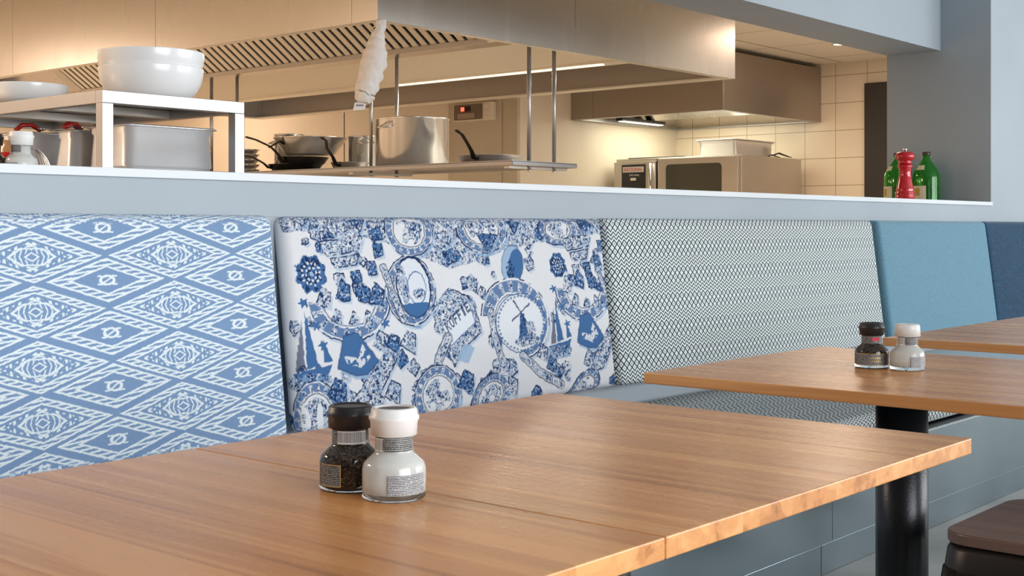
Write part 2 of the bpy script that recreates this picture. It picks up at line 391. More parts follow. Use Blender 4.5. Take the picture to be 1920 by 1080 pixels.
# ---- fabric cushions -------------------------------------------------
def rcush(name, x0, x1, z0, z1, thick, r, step, color=None, mats=None, tilt=.128, ytop=2.66, puff=.006, flat=False):
    """rounded cushion. a over x, b over z, front faces -y; colour sampled by unwrapped coordinates"""
    nx = max(8, int((x1-x0)/step)); nz = max(8, int((z1-z0)/step)); nt = max(4, int(thick/step))
    cx, cz = (x0+x1)/2, (z0+z1)/2
    hx, hz = (x1-x0)/2, (z1-z0)/2; ht = thick/2
    V = []; UV = []; FF = []; base = 0
    def patch(A, Bm, gx, gy, gz, uu, vv):
        nonlocal base
        P = np.stack([gx, gy, gz], -1).reshape(-1, 3)
        inner = np.array([hx-r, ht-r*.999 if r < ht else 1e-5, hz-r]); q = np.clip(P, -inner, inner)
        d = P-q; ln = np.linalg.norm(d, axis=1, keepdims=True); ln[ln < 1e-9] = 1
        rr = min(r, ht)
        out = q + d/ln*rr
        V.append(out); UV.append(np.stack([uu, vv], -1).reshape(-1, 2))
        n, m = gx.shape; idx = np.arange(n*m).reshape(n, m)+base
        FF.append(np.stack([idx[:-1, :-1], idx[1:, :-1], idx[1:, 1:], idx[:-1, 1:]], -1).reshape(-1, 4)); base += n*m
    # refine near the borders so the rounding is smooth
    def lin(h, n):
        k = 6; e = np.linspace(0, 1, k+1)
        ed = -h + r*1.0*e
        mid = np.linspace(-h+r, h-r, max(2, n))[1:-1]
        return np.concatenate([ed, mid, -ed[::-1]])
    ax = lin(hx, nx); az = lin(hz, nz); ay = np.linspace(-ht, ht, max(7, nt))
    gx, gz = np.meshgrid(ax, az, indexing='ij'); o1 = np.ones_like(gx)
    patch(0, 0, gx, -ht*o1, gz, gx+cx, gz+cz)
    gy, gz = np.meshgrid(ay, az, indexing='ij'); o1 = np.ones_like(gy)
    patch(0, 0, -hx*o1, gy, gz, cx-hx-(gy+ht), gz+cz)
    patch(0, 0, hx*o1, gy, gz, cx+hx+(gy+ht), gz+cz)
    gx, gy = np.meshgrid(ax, ay, indexing='ij'); o1 = np.ones_like(gx)
    patch(0, 0, gx, gy, hz*o1, gx+cx, cz+hz+(gy+ht))
    patch(0, 0, gx, gy, -hz*o1, gx+cx, cz-hz-(gy+ht))
    gx, gz = np.meshgrid(np.array([-hx, hx]), np.array([-hz, hz]), indexing='ij')
    patch(0, 0, gx, ht*np.ones_like(gx), gz, gx+cx, gz+cz)
    V = np.concatenate(V); UV = np.concatenate(UV); FF = np.concatenate(FF)
    # a little crown on the front
    ex = 1-np.clip(np.abs(V[:, 0])/hx, 0, 1)**6; ez = 1-np.clip(np.abs(V[:, 2])/hz, 0, 1)**4
    V[:, 1] -= np.where(V[:, 1] < 0, puff*ex*ez, 0)
    X = V[:, 0]+cx; Z = V[:, 2]+cz; Y = V[:, 1]+ht
    if flat:      # seat cushion: (x, 'z' -> depth y, thickness -> height)
        W = np.stack([X, Z, ytop + thick - Y], 1)
    else:
        W = np.stack([X, ytop - tilt*(z1-Z) + Y, Z], 1)
    me = bpy.data.meshes.new(name); me.vertices.add(len(W)); me.vertices.foreach_set('co', W.astype('f').ravel())
    nf = len(FF); me.loops.add(nf*4); me.polygons.add(nf)
    me.loops.foreach_set('vertex_index', FF.astype('i').ravel())
    me.polygons.foreach_set('loop_start', np.arange(0, nf*4, 4, dtype='i')); me.polygons.foreach_set('loop_total', np.full(nf, 4, dtype='i'))
    me.update(calc_edges=True)
    bm = bmesh.new(); bm.from_mesh(me); bmesh.ops.recalc_face_normals(bm, faces=bm.faces)
    bm.to_mesh(me); bm.free()
    me.polygons.foreach_set('use_smooth', np.ones(nf, dtype=bool))
    uvl = me.uv_layers.new(name='UVMap'); li = np.empty(nf*4, dtype='i'); me.loops.foreach_get('vertex_index', li)
    uvl.data.foreach_set('uv', UV[li].astype('f').ravel())
    if color is not None:
        c = color(UV[:, 0], UV[:, 1]); at = me.color_attributes.new('print', 'FLOAT_COLOR', 'POINT')
        at.data.foreach_set('color', np.concatenate([c, np.ones((len(c), 1))], 1).astype('f').ravel())
    me.materials.append(mats); me.update()
    o = bpy.data.objects.new(name, me); COL.objects.link(o)
    return o

def sstep(a, b, x): t = np.clip((x-a)/(b-a), 0, 1); return t*t*(3-2*t)
_rng = np.random.default_rng(7)
_tab = _rng.random((256, 256))
def vnoise(x, z, s, o=0):
    x = x/s+o*17.3+500; z = z/s+o*9.1+500
    xi = np.floor(x).astype(int); zi = np.floor(z).astype(int); fx = x-xi; fz = z-zi; fx = fx*fx*(3-2*fx); fz = fz*fz*(3-2*fz)
    g = lambda a, b: _tab[a % 256, b % 256]
    return (g(xi, zi)*(1-fx)+g(xi+1, zi)*fx)*(1-fz)+(g(xi, zi+1)*(1-fx)+g(xi+1, zi+1)*fx)*fz
def lin(c): return np.array(srgb(*c))

# --- fabric 1: woven diamond (ikat) pattern
def ikat(x, z):
    blue = lin((122, 150, 186)); white = lin((228, 238, 240))
    jx = x + .0022*(vnoise(x, z, .006, 1)-.5); jz = z + .0016*(vnoise(x, z, .006, 2)-.5)
    PX, PZ = .3600, .1198; hx, hz = PX/2, PZ/2
    def cell(cx, cz):
        a = (jx-cx)/PX; b = (jz-cz)/PZ
        return (a-np.round(a))*PX, (b-np.round(b))*PZ
    ink = np.zeros_like(x); W = .0016; S = .0012
    def line(d, w=W): return 1-sstep(w*.6, w*.6+S, np.abs(d))
    # A: open diamond with rope border, crossed ring in the middle
    dx, dz = cell(1.636, 1.0575); ax, az = np.abs(dx), np.abs(dz)
    m = ax/hx+az/hz; sc = hz*.93                       # m -> metres across
    inA = m < .90
    ink = np.maximum(ink, np.where(inA, line((m-.81)*sc, .0025), 0))
    ink = np.maximum(ink, np.where(inA, line((m-.53)*sc, .0023), 0))
    rope = np.abs(((dx*1.0+dz*3.2*np.sign(dx)*np.sign(dz))/.026) % 1-.5)
    rp = np.abs(((dz-.10*dx)/.0100) % 1-.5)*.0100
    ink = np.maximum(ink, np.where((m > .53) & (m < .81), 1-sstep(.0014, .0026, rp), 0))
    mi = ax/.030+az/.0135
    el = np.sqrt((ax/.0215)**2+(az/.0125)**2)
    ink = np.maximum(ink, line((el-.80)*.0125, .0030))
    ink = np.maximum(ink, np.where(el < .9, np.maximum(line((dx*.55-dz)*.8, .0016), line((dx*.55+dz)*.8, .0016)*.0), 0))
    for sx in (-1, 1):
        for sz in (-1, 1):
            q = np.abs((dz-sz*.0095)-.0*(dx)); ink = np.maximum(ink, np.where((sx*dx > .013) & (sx*dx < .026), 1-sstep(.0012, .0024, q), 0))
    # B: closed diamond, double rope, twig ring, nested hexagon
    dx, dz = cell(1.8150, .9935); ax, az = np.abs(dx), np.abs(dz); m = ax/hx+az/hz
    inB = m < 1.0
    ink = np.maximum(ink, np.where(inB, line((m-.92)*sc, .0023), 0))
    ink = np.maximum(ink, np.where(inB, line((m-.70)*sc, .0021), 0))
    rp = np.abs(((dz-.10*dx)/.0088) % 1-.5)*.0088
    ink = np.maximum(ink, np.where((m > .70) & (m < .92), 1-sstep(.0013, .0024, rp), 0))
    tw = m-.49 + .05*np.sign(np.sin(ax/.0095*PI))
    ink = np.maximum(ink, np.where((np.sin(ax/.0055*PI+az*300) > -.45), line(tw*sc, .0016), 0))
    dots = np.sin(ax/.0145*PI)*1.0
    ink = np.maximum(ink, np.where((dots > .75), line((m-.52)*sc, .0042), 0))
    hexd = np.maximum(ax/.052, ax/.104+az/.0245)
    h2 = ax/.050+az/.030
    ink = np.maximum(ink, line((np.maximum(h2*.8, az/.0205)-.88)*.022, .0018))
    ink = np.maximum(ink, line((np.maximum(ax/.026+az/.0155, 0)-.62)*.016, .0022))
    ink = np.maximum(ink, np.where((h2 < 1.08) & (h2 > .5) & (az < .019), line(np.abs(((ax+az*.4)/.0115) % 1-.5)*.0115, .0019), 0))
    for q, wd in ((.0245, .015), (.0285, .009)):
        ink = np.maximum(ink, np.where(ax < wd, line(az-q+ax*.25, .0014), 0))
    ink = ink*(.86+.14*(vnoise(x, z, .002, 5)))
    weave = .94+.10*vnoise(x, z, .0022, 4)
    return (blue[None]*(1-ink[:, None])+white[None]*ink[:, None])*weave[:, None]

# --- fabric 2: blue and white porcelain shards print
def delft(x, z):
    W_, L_, M_, D_ = (lin(c) for c in ((218, 220, 224), (150, 178, 206), (62, 104, 154), (24, 48, 90)))
    n1 = vnoise(x, z, .0075, 1); n2 = vnoise(x, z, .0042, 2); n3 = vnoise(x, z, .013, 3)
    xj = x+.004*(n1-.5); zj = z+.004*(n3-.5)
    c = np.tile(W_, (len(x), 1)); c *= (.97+.03*vnoise(x, z, .05, 6))[:, None]
    def put(mask, colr, k=1.0):
        a = (np.clip(mask, 0, 1)*k)[:, None]; c[:] = c*(1-a)+np.asarray(colr)*a
    S = .0013
    cache = {}
    def NZ(s_, o_):
        k = (s_, o_)
        if k not in cache: cache[k] = vnoise(x, z, s_, o_)
        return cache[k]
    def inside(d): return 1-sstep(-S, S, d)       # d = signed distance
    def outl(d, w=.0016): return 1-sstep(w, w+S, np.abs(d))
    def ell(cx, cz, rx, rz, a=0):
        ca, sa = math.cos(a), math.sin(a); dx, dz = xj-cx, zj-cz
        u, v = dx*ca+dz*sa, -dx*sa+dz*ca
        q = np.sqrt((u/rx)**2+(v/rz)**2)
        return (q-1)*min(rx, rz), np.arctan2(v/rz, u/rx), q
    def poly(pts):
        d = np.full(len(x), 1e9); s = np.zeros(len(x), dtype=bool); n = len(pts)
        for i in range(n):
            (ax, az), (bx, bz) = pts[i], pts[(i+1) % n]
            ex, ez = bx-ax, bz-az; wx, wz = xj-ax, zj-az
            t = np.clip((wx*ex+wz*ez)/(ex*ex+ez*ez), 0, 1); d = np.minimum(d, np.hypot(wx-t*ex, wz-t*ez))
            cond = ((az > zj) != (bz > zj)) & (xj < (bx-ax)*(zj-az)/((bz-az) if abs(bz-az) > 1e-9 else 1e-9)+ax); s ^= cond
        return np.where(s, -d, d)
    def ornament(mask, seed=0, dens=.62, dark=.62):
        seed = seed % 5; a = NZ(.0056, 11+seed); b = NZ(.0038, 31+seed); e = NZ(.0120, 51+seed)
        curl = np.abs(np.sin((a*2.4+e*3.1)*PI*1.3))
        put(mask*(1-sstep(.45, .55, e)), L_, .55)
        put(mask*(1-sstep(.30, .42, curl)), M_, .95)
        put(mask*sstep(1-dens*.62, 1-dens*.62+.08, a), M_, .9)
        put(mask*sstep(dark, dark+.06, b*.6+a*.4), D_, 1)
        f = NZ(.0085, 61+seed); ring = np.abs(f-.5)
        put(mask*(1-sstep(.02, .05, ring)), D_, .85); put(mask*(1-sstep(.02, .06, np.abs(f-.62))), W_, .9)
    def shard(pts, seed, kind=0):
        d = poly(pts); m = inside(d)
        put(inside(poly([(p+.007, q-.008) for p, q in pts])), L_, .55)
        put(m, W_)
        if kind == 1: put(m, M_, 1); put(m*(1-sstep(.03, .07, np.abs(NZ(.0075, 64)-.5))), W_, .85); put(m*sstep(.6, .68, NZ(.005, 12)), D_, 1)
        else: ornament(m, seed)
        put(outl(d, .0013)*sstep(.38, .55, NZ(.017, 71)), D_, 1)
    def plate(cx, cz, rx, rz, a=0, a0=-4, a1=4, inner=.66, seed=0, centre=True):
        d, th, q = ell(cx, cz, rx, rz, a); sel = ((th > a0) & (th < a1)).astype(float)
        put(inside(ell(cx+.008, cz-.012, rx, rz, a)[0])*sel, L_, .6)
        put(inside(d)*sel, W_)
        ring = inside(d)*(q > inner)*sel
        pet = np.abs(np.sin(th*9))
        put(ring*sstep(.55, .7, pet)*((q > inner+.06) & (q < .93)), M_, .9); ornament(ring*((q > inner+.04) & (q < .95))*(1-sstep(.55, .7, pet)), seed, .6)
        put(outl(d, .0014)*sel*sstep(.30, .42, NZ(.02, 72)), D_, 1); put(outl((q-inner)*min(rx, rz), .001)*sel, D_, .8); put(outl((q-.94)*min(rx, rz), .0006)*sel, M_, .8)
        if centre: ornament(inside((q-inner*.85)*min(rx, rz))*sel*(vnoise(x, z, .02, seed+3) > .45), seed+2, .5)
        return q, th
    def flower(cx, cz, r, seed):
        d, th, q = ell(cx, cz, r*1.05, r)
        b = np.sqrt(((xj-cx)/r)**2+((zj-cz)/r)**2)
        lobes = b*(1.0+.07*np.cos(th*8)+.1*(n2-.5))
        put(1-sstep(.86, .92, lobes), M_, 1); put((1-sstep(.8, .86, lobes))*(vnoise(x, z, .006, seed) > .52), D_, 1)
        put((np.abs(lobes-.52) < .06)*(np.sin(th*14) > .1), W_, .9); put((np.abs(b-.30) < .05)*(np.sin(th*8) > -.2), W_, .9); put((b < .12), L_, 1)
    def boat(cx, cz, s):
        put(inside(poly([(cx-.04*s, cz-.035*s), (cx+.07*s, cz-.03*s), (cx+.06*s, cz-.06*s), (cx-.02*s, cz-.065*s)])), L_, .9)
        put(inside(poly([(cx-.045*s, cz-.02*s), (cx+.075*s, cz-.005*s), (cx+.055*s, cz-.04*s), (cx-.02*s, cz-.045*s)])), M_); 
        put(inside(poly([(cx, cz-.012*s), (cx+.006*s, cz+.12*s), (cx+.034*s, cz-.005*s)])), M_); put(inside(poly([(cx-.005*s, cz-.012*s), (cx-.004*s, cz+.10*s), (cx-.034*s, cz-.015*s)])), D_, .8)
        put(inside(poly([(cx+.05*s, cz), (cx+.053*s, cz+.055*s), (cx+.078*s, cz+.002*s)])), M_)
        m = inside(ell(cx, cz-.04*s, .07*s, .02*s)[0]); ornament(m, 5, .5)
    def fan(cx, cz, s):        # row of cup fragments with rims
        shard([(cx-.09*s, cz+.045*s), (cx+.07*s, cz+.06*s), (cx+.055*s, cz+.02*s), (cx-.065*s, cz+.005*s)], 3)
        shard([(cx-.055*s, cz-.002*s), (cx+.05*s, cz+.012*s), (cx+.035*s, cz-.02*s), (cx-.045*s, cz-.028*s)], 5)
        for dx_, dz_ in ((-.03, -.06), (.03, -.055), (-.02, -.1), (.04, -.09), (.09, -.03), (.12, .02)):
            ax, az = cx+dx_*s, cz+dz_*s
            shard([(ax-.02*s, az+.018*s), (ax+.016*s, az+.02*s), (ax+.022*s, az-.016*s), (ax-.012*s, az-.022*s)], int(abs(dx_*900)), 1 if dx_ > 0 else 0)
    def bird(cx, cz, s):
        P = [(cx-.075*s, cz-.03*s), (cx-.045*s, cz+.055*s), (cx+.005*s, cz+.062*s), (cx+.075*s, cz-.02*s), (cx+.03*s, cz-.055*s), (cx-.02*s, cz-.052*s)]
        put(inside(poly([(a+.008, b-.012) for a, b in P])), L_, .9); put(inside(poly(P)), M_)
        put(inside(poly([(cx-.05*s, cz), (cx, cz-.008*s), (cx+.02*s, cz+.03*s), (cx+.045*s, cz-.01*s), (cx+.01*s, cz-.035*s), (cx-.04*s, cz-.02*s)]))*(n1 > .35), W_, .9)
        put(outl(poly(P)), D_, .6)
    def tri(cx, cz, s):
        T = [(cx-.10*s, cz-.09*s), (cx+.085*s, cz+.085*s), (cx+.095*s, cz+.03*s), (cx+.01*s, cz-.075*s)]
        shard(T, 9)
    # background scatter of small fragments
    rr = random.Random(12)
    for i in range(120):
        ax = 2.12+1.5*rr.random(); az = .47+.64*rr.random(); r = .012+.020*rr.random(); n = rr.choice((4, 5, 6)); a0 = rr.random()*6
        if i < 55 and az < .95 and az > .66 and rr.random() < .6: continue
        shard([(ax+r*(.7+.5*rr.random())*math.cos(a0+k*2*PI/n), az+r*(.7+.5*rr.random())*math.sin(a0+k*2*PI/n)) for k in range(n)], i % 9, i % 3 == 0)
    # dense upper band of broken plates
    band = inside(poly([(2.12, 1.12), (3.62, 1.12), (3.60, 1.045), (3.36, 1.02), (3.18, 1.01), (3.02, .985), (2.86, .95), (2.76, .935), (2.70, .96), (2.60, .99), (2.50, 1.02), (2.40, 1.035), (2.27, 1.05), (2.15, 1.045)]))
    put(band, W_); ornament(band, 1, .62, .66)
    for i in range(26):
        ax = 2.2+1.36*rr.random(); az = 1.02+.07*rr.random(); r = .022+.02*rr.random(); n = rr.choice((3, 4, 5)); a0 = rr.random()*6
        shard([(ax+r*math.cos(a0+k*2*PI/n), az+.8*r*math.sin(a0+k*2*PI/n)) for k in range(n)], i % 7, i % 3 == 0)
    plate(2.617, 1.050, .095, .075, 0, seed=4); plate(2.93, 1.055, .115, .075, 0, -PI, .1, seed=6)
    plate(3.30, 1.05, .10, .05, 0, seed=8)
    shard([(2.74, .985), (2.80, 1.0), (2.83, .965), (2.76, .948)], 2, 1); shard([(2.90, 1.04), (3.0, 1.035), (2.95, .975)], 3, 1)
    for X0 in (0, 1.037):
        flower(2.240+X0, .935, .056 if X0 == 0 else .045, 6)
        fan(2.365+X0, .975, 1.0)
        plate(2.365+X0, .862, .150, .112, 0, -PI, .25, .64, seed=3, centre=False)
        # loose fragments set above the half plate
        for k, (dx_, dz_, q) in enumerate(((-.09, .03, .028), (-.02, .045, .03), (.055, .035, .026), (.10, .03, .032), (-.05, -.02, .02), (.01, -.03, .018), (.06, -.03, .02))):
            ax, az = 2.365+X0+dx_, .838+dz_
            shard([(ax-q, az-q*.6), (ax-q*.1, az+q*1.2), (ax+q*.9, az+q*.5), (ax+q*.7, az-q*.9)], k, k in (1, 2, 3))
        bird(2.378+X0, .712, 1.0); boat(2.20+X0, .70, 1.15 if X0 == 0 else 1.0); tri(2.43+X0, .665, 1.0)
        for dx_, dz_ in ((2.205, .86), (2.49, .79), (2.26, .745), (2.24, .80)):
            d, th, q = ell(dx_+X0, dz_, .012, .009); put((q*(1+.35*np.cos(th*5)) < 1), M_)
    # oval portrait dish
    q, th = plate(2.600, .878, .098, .098, .2, seed=7, centre=False)
    d, th, q = ell(2.612, .888, .066, .086, .15); put(inside(d), lin((214, 220, 228))); put(outl(d, .0022), D_); put(inside(d)*(zj < .842+.02*(xj-2.61)), M_)
    ornament(inside(ell(2.57, .90, .02, .06, .2)[0]), 4, .5); ornament(inside(ell(2.632, .868, .026, .016)[0]), 2, .6); put(outl(ell(2.625, .885, .036, .046)[0], .0008), M_)
    # dark egg shaped fragment
    d, th, q = ell(3.052, .940, .050, .064, -.35); put(inside(d), L_); put(inside(ell(3.066, .935, .034, .058, -.3)[0]), M_); put(inside(ell(3.040, .925, .02, .03)[0])*(n2 > .5), D_); put(outl(d, .001), D_, .6)
    # windmill plate
    plate(3.045, .775, .160, .125, -.1, seed=9, centre=False, inner=.60, a0=-1.4, a1=4)
    d, th, q = ell(3.068, .760, .108, .083); put(inside(d), lin((218, 222, 228))); put(outl(d, .0026)*(np.sin(th*40) > -.3), M_, .8); put(outl((q-1.10)*.083, .0010), M_)
    put(inside(poly([(3.050, .705), (3.100, .708), (3.084, .79), (3.066, .79)])), M_); put((n2 > .5)*inside(poly([(3.050, .705), (3.100, .708), (3.084, .79), (3.066, .79)])), D_, .8)
    for a in (.62, .62+PI/2, .62+PI, .62+3*PI/2):
        ux, uz = math.cos(a), math.sin(a)*.85; px_, pz_ = -math.sin(a), math.cos(a); bx, bz = 3.070, .793; l = .055
        put(inside(poly([(bx+px_*.002, bz+pz_*.002), (bx+ux*l+px_*.002, bz+uz*l+pz_*.002), (bx+ux*l-px_*.005, bz+uz*l-pz_*.005), (bx-px_*.002, bz-pz_*.002)])), D_, .9)
    ornament(inside(ell(3.09, .703, .060, .016)[0]), 6, .6); ornament(inside(ell(3.11, .735, .025, .03)[0]), 3, .55)
    # coffee tin fragment with lettering
    T = [(2.672, .825), (2.76, .880), (2.850, .845), (2.885, .745), (2.80, .700), (2.750, .650)]
    shard(T, 8); tb = inside(poly([(2.715, .770), (2.835, .835), (2.858, .775), (2.745, .712)])); put(tb, lin((216, 222, 230))); put(outl(poly([(2.715, .770), (2.835, .835), (2.858, .775), (2.745, .712)]), .0012), M_, .7)
    put(inside(poly([(2.76, .672), (2.80, .715), (2.845, .70), (2.81, .655)])), L_, .9)
    # curved handle and long band fragments
    def band_(pts, wd, seed):
        d = np.full(len(x), 1e9)
        for (ax, az), (bx, bz) in zip(pts[:-1], pts[1:]):
            ex, ez = bx-ax, bz-az; wx, wz = xj-ax, zj-az; t = np.clip((wx*ex+wz*ez)/(ex*ex+ez*ez), 0, 1); d = np.minimum(d, np.hypot(wx-t*ex, wz-t*ez))
        d -= wd; put(inside(d), W_); ornament(inside(d+.004), seed, .55); put(outl(d), D_, .8)
    band_([(2.60, .555), (2.615, .645), (2.66, .66), (2.74, .60)], .003, 1)
    band_([(2.50, .945), (2.525, .88), (2.56, .80)], .012, 2); band_([(2.735, .735), (2.69, .68), (2.665, .60)], .016, 4)
    band_([(3.06, .66), (3.14, .60), (3.24, .555)], .014, 5); band_([(2.93, .80), (2.94, .72), (2.96, .66)], .013, 7)
    band_([(3.50, .90), (3.545, .80)], .010, 3)
    glyph = {'K': ['1001', '1010', '1100', '1010', '1001'], 'O': ['0110', '1001', '1001', '1001', '0110'], 'F': ['1111', '1000', '1110', '1000', '1000'], 'I': ['0110', '0110', '0110', '0110', '0110'], 'E': ['1111', '1000', '1110', '1000', '1111']}
    ca, sa = math.cos(.52), math.sin(.52); u = (x-2.738)*ca+(z-.750)*sa; v = -(x-2.738)*sa+(z-.750)*ca; px = .0052
    for k, ch in enumerate('KOFFIE'):
        for r_, row in enumerate(glyph[ch]):
            for c_, b in enumerate(row):
                if b == '1':
                    uu = u-(k*5.1*px*.78+c_*px*.82); vv = v-((4-r_)*px*1.25)
                    put((uu > 0) & (uu < px*1.0) & (vv > 0) & (vv < px*1.45), D_, .85)
    # lower plates
    plate(2.675, .575, .095, .085, .2, seed=2); plate(2.22, .56, .085, .095, 0, seed=5); plate(2.90, .55, .09, .06, .4, seed=6); plate(3.36, .53, .09, .05, .5, seed=4)
    for i, (ax, az, q) in enumerate(((2.47, .74, .035), (2.515, .735, .03), (2.575, .735, .036), (2.50, .60, .035), (2.43, .57, .04), (2.80, .60, .04), (2.97, .63, .035), (3.00, .57, .035), (3.16, .66, .03), (2.30, .62, .04), (3.40, .62, .035), (2.86, .89, .03), (2.90, .86, .022), (3.20, .62, .03))):
        shard([(ax-q, az-.2*q), (ax-.2*q, az+q), (ax+.8*q, az+.5*q), (ax+q*.5, az-q)], i, i % 4 == 1)
    return c*(.97+.05*vnoise(x, z, .0025, 8))[:, None]

cushions = []
def back(x0, x1, label, m, color=None, step=.02, r=.024, th=.055, dy=0):
    o = rcush('backrest_cushion', x0+.004, x1-.004, .516, 1.089, th, r, step, color, m, ytop=2.66+dy)
    tag(o, label, 'cushion', 'backrest cushions along the wall')
back(1.02, 2.138, 'pale blue backrest cushion with white woven diamond pattern, at far left against the wall', M_PRINT, ikat, .0015)
back(2.155, 3.555, 'white backrest cushion printed with blue porcelain shards, windmill and boats', M_PRINT, delft, .0018, r=.03, dy=-.004)
back(3.567, 5.66, 'long backrest cushion in black and white zigzag and diamond weave', M_GEO)
back(5.668, 7.01, 'plain sky blue wool backrest cushion beside the zigzag one', M_BLUE, dy=-.02, th=.07)
back(7.03, 8.7, 'dark petrol blue backrest cushion at far right', M_NAVY, dy=-.006)
def seat(x0, x1, label, m, color=None, step=.03):
    o = rcush('seat_cushion', x0+.006, x1-.006, 1.905, 2.66, .088, .022, step, color, m, ytop=.348, puff=.004, flat=True)
    tag(o, label, 'cushion', 'seat cushions on the bench')
seat(1.02, 2.15, 'pale blue and white diamond patterned seat cushion, hidden behind the front tables', M_PRINT, lambda x, z: ikat(x, z-1), .006)
seat(2.155, 3.50, 'blue porcelain print seat cushion below the shard patterned backrest', M_PRINT, lambda x, z: delft(x, z-1.45), .006)
seat(3.567, 5.66, 'black and white zigzag seat cushion seen between the two front tables', M_GEO)
seat(5.668, 7.01, 'sky blue seat cushion seen under the third table edge', M_BLUE)
seat(7.03, 8.7, 'petrol blue seat cushion at the far right end of the bench', M_NAVY)

# ------------------------------------------------------------------ tables
def table(x0, x1, y0, y1, label):
    cx, cy = (x0+x1)/2, (y0+y1)/2
    t = thing('dining_table', label, 'table', (cx, cy, 0), 0, 'wooden tables along the bench')
    hx, hy = (x1-x0)/2, (y1-y0)/2
    MB().box(-hx, hx, -hy, hy, .727, .75).build('tabletop', M_OAK, t, bevel=.0018)
    MB().lathe([(.001, .715), (.055, .715), (.055, .03), (.001, .03)], 40).build('pedestal', M_COL, t)
    MB().box(-.16, .16, -.16, .16, .708, .7265).build('mounting_plate', M_BLACK, t, bevel=.003)
    MB().lathe([(.001, .036), (.06, .034), (.20, .022), (.225, .012), (.225, .001), (.001, .001)], 48).build('base', M_BLACK, t)
    return t
M_COL = mat('textured_black_powder_coat', (.014, .016, .020), .32, .4)
bump(M_COL, noise(M_COL, coords(M_COL), 160, 2), .35, .001)
table(.283, 1.0775, .727, 1.517, 'light oak table at the left foreground, carrying the two grinders, joined to its neighbour')
table(1.0790, 1.8750, .727, 1.517, 'light oak table filling the foreground centre, its corner pointing right')
table(2.262, 3.055, .785, 1.582, 'oak table behind the foreground table, with two grinders on it')
table(3.411, 4.205, .79, 1.575, 'oak table at the right edge, third back, before the sky blue cushion')
table(4.2065, 5.00, .79, 1.577, 'farthest oak table at the right edge, touching the third table')

# ------------------------------------------------------------------ grinders
def m_label(name, base, ink, sx, sz, thr=.5):
    m = mat(name, base, .45); E.nt = m.node_tree
    t = N(m, 'ShaderNodeTexCoord'); s = N(m, 'ShaderNodeSeparateXYZ'); L(m, t.outputs['Object'], s.inputs[0])
    z = E(s.outputs[2]); rw = z/sz; row = rw.frac().lt(.52); ang = E.m('ARCTAN2', E(s.outputs[1]), E(s.outputs[0]))
    cv = N(m, 'ShaderNodeCombineXYZ'); L(m, (ang*sx).s, cv.inputs[0]); L(m, (rw.floor()*7.7).s, cv.inputs[1])
    n = N(m, 'ShaderNodeTexNoise'); n.inputs['Scale'].default_value = 1; n.inputs['Detail'].default_value = 1; L(m, cv.outputs[0], n.inputs['Vector'])
    k = E(n.outputs['Fac']).gt(thr)*row
    mx = N(m, 'ShaderNodeMix', data_type='RGBA'); L(m, k.s, mx.inputs[0]); mx.inputs[6].default_value = (*base, 1); mx.inputs[7].default_value = (*ink, 1)
    L(m, mx.outputs[2], bsdf(m).inputs['Base Color']); return m
def m_bar(name):
    m = mat(name, (.8, .8, .8), .45); E.nt = m.node_tree
    t = N(m, 'ShaderNodeTexCoord'); s = N(m, 'ShaderNodeSeparateXYZ'); L(m, t.outputs['Object'], s.inputs[0])
    ang = E.m('ARCTAN2', E(s.outputs[1]), E(s.outputs[0]))
    n = N(m, 'ShaderNodeTexNoise', noise_dimensions='1D'); n.inputs['Scale'].default_value = 30; n.inputs['Detail'].default_value = 2; L(m, ang.s, n.inputs['W'])
    z = E(s.outputs[2]); k = E(n.outputs['Fac']).gt(.5)*z.gt(.0565)*z.lt(.0685)
    mx = N(m, 'ShaderNodeMix', data_type='RGBA'); L(m, k.s, mx.inputs[0]); mx.inputs[6].default_value = (.8, .8, .8, 1); mx.inputs[7].default_value = (.12, .12, .13, 1)
    L(m, mx.outputs[2], bsdf(m).inputs['Base Color']); return m
M_LBD = m_label('black_label_fine_print', (.02, .02, .022), (.42, .42, .42), 46, .0021, .44)
M_LBW = m_label('pale_label_fine_print', (.50, .51, .53), (.05, .055, .06), 46, .0019, .40)
M_BAR = m_bar('barcode'); M_LW = mat('white_label', (.78, .79, .80), .5)
M_PINK = mat('red_oval', (.75, .06, .10), .4)

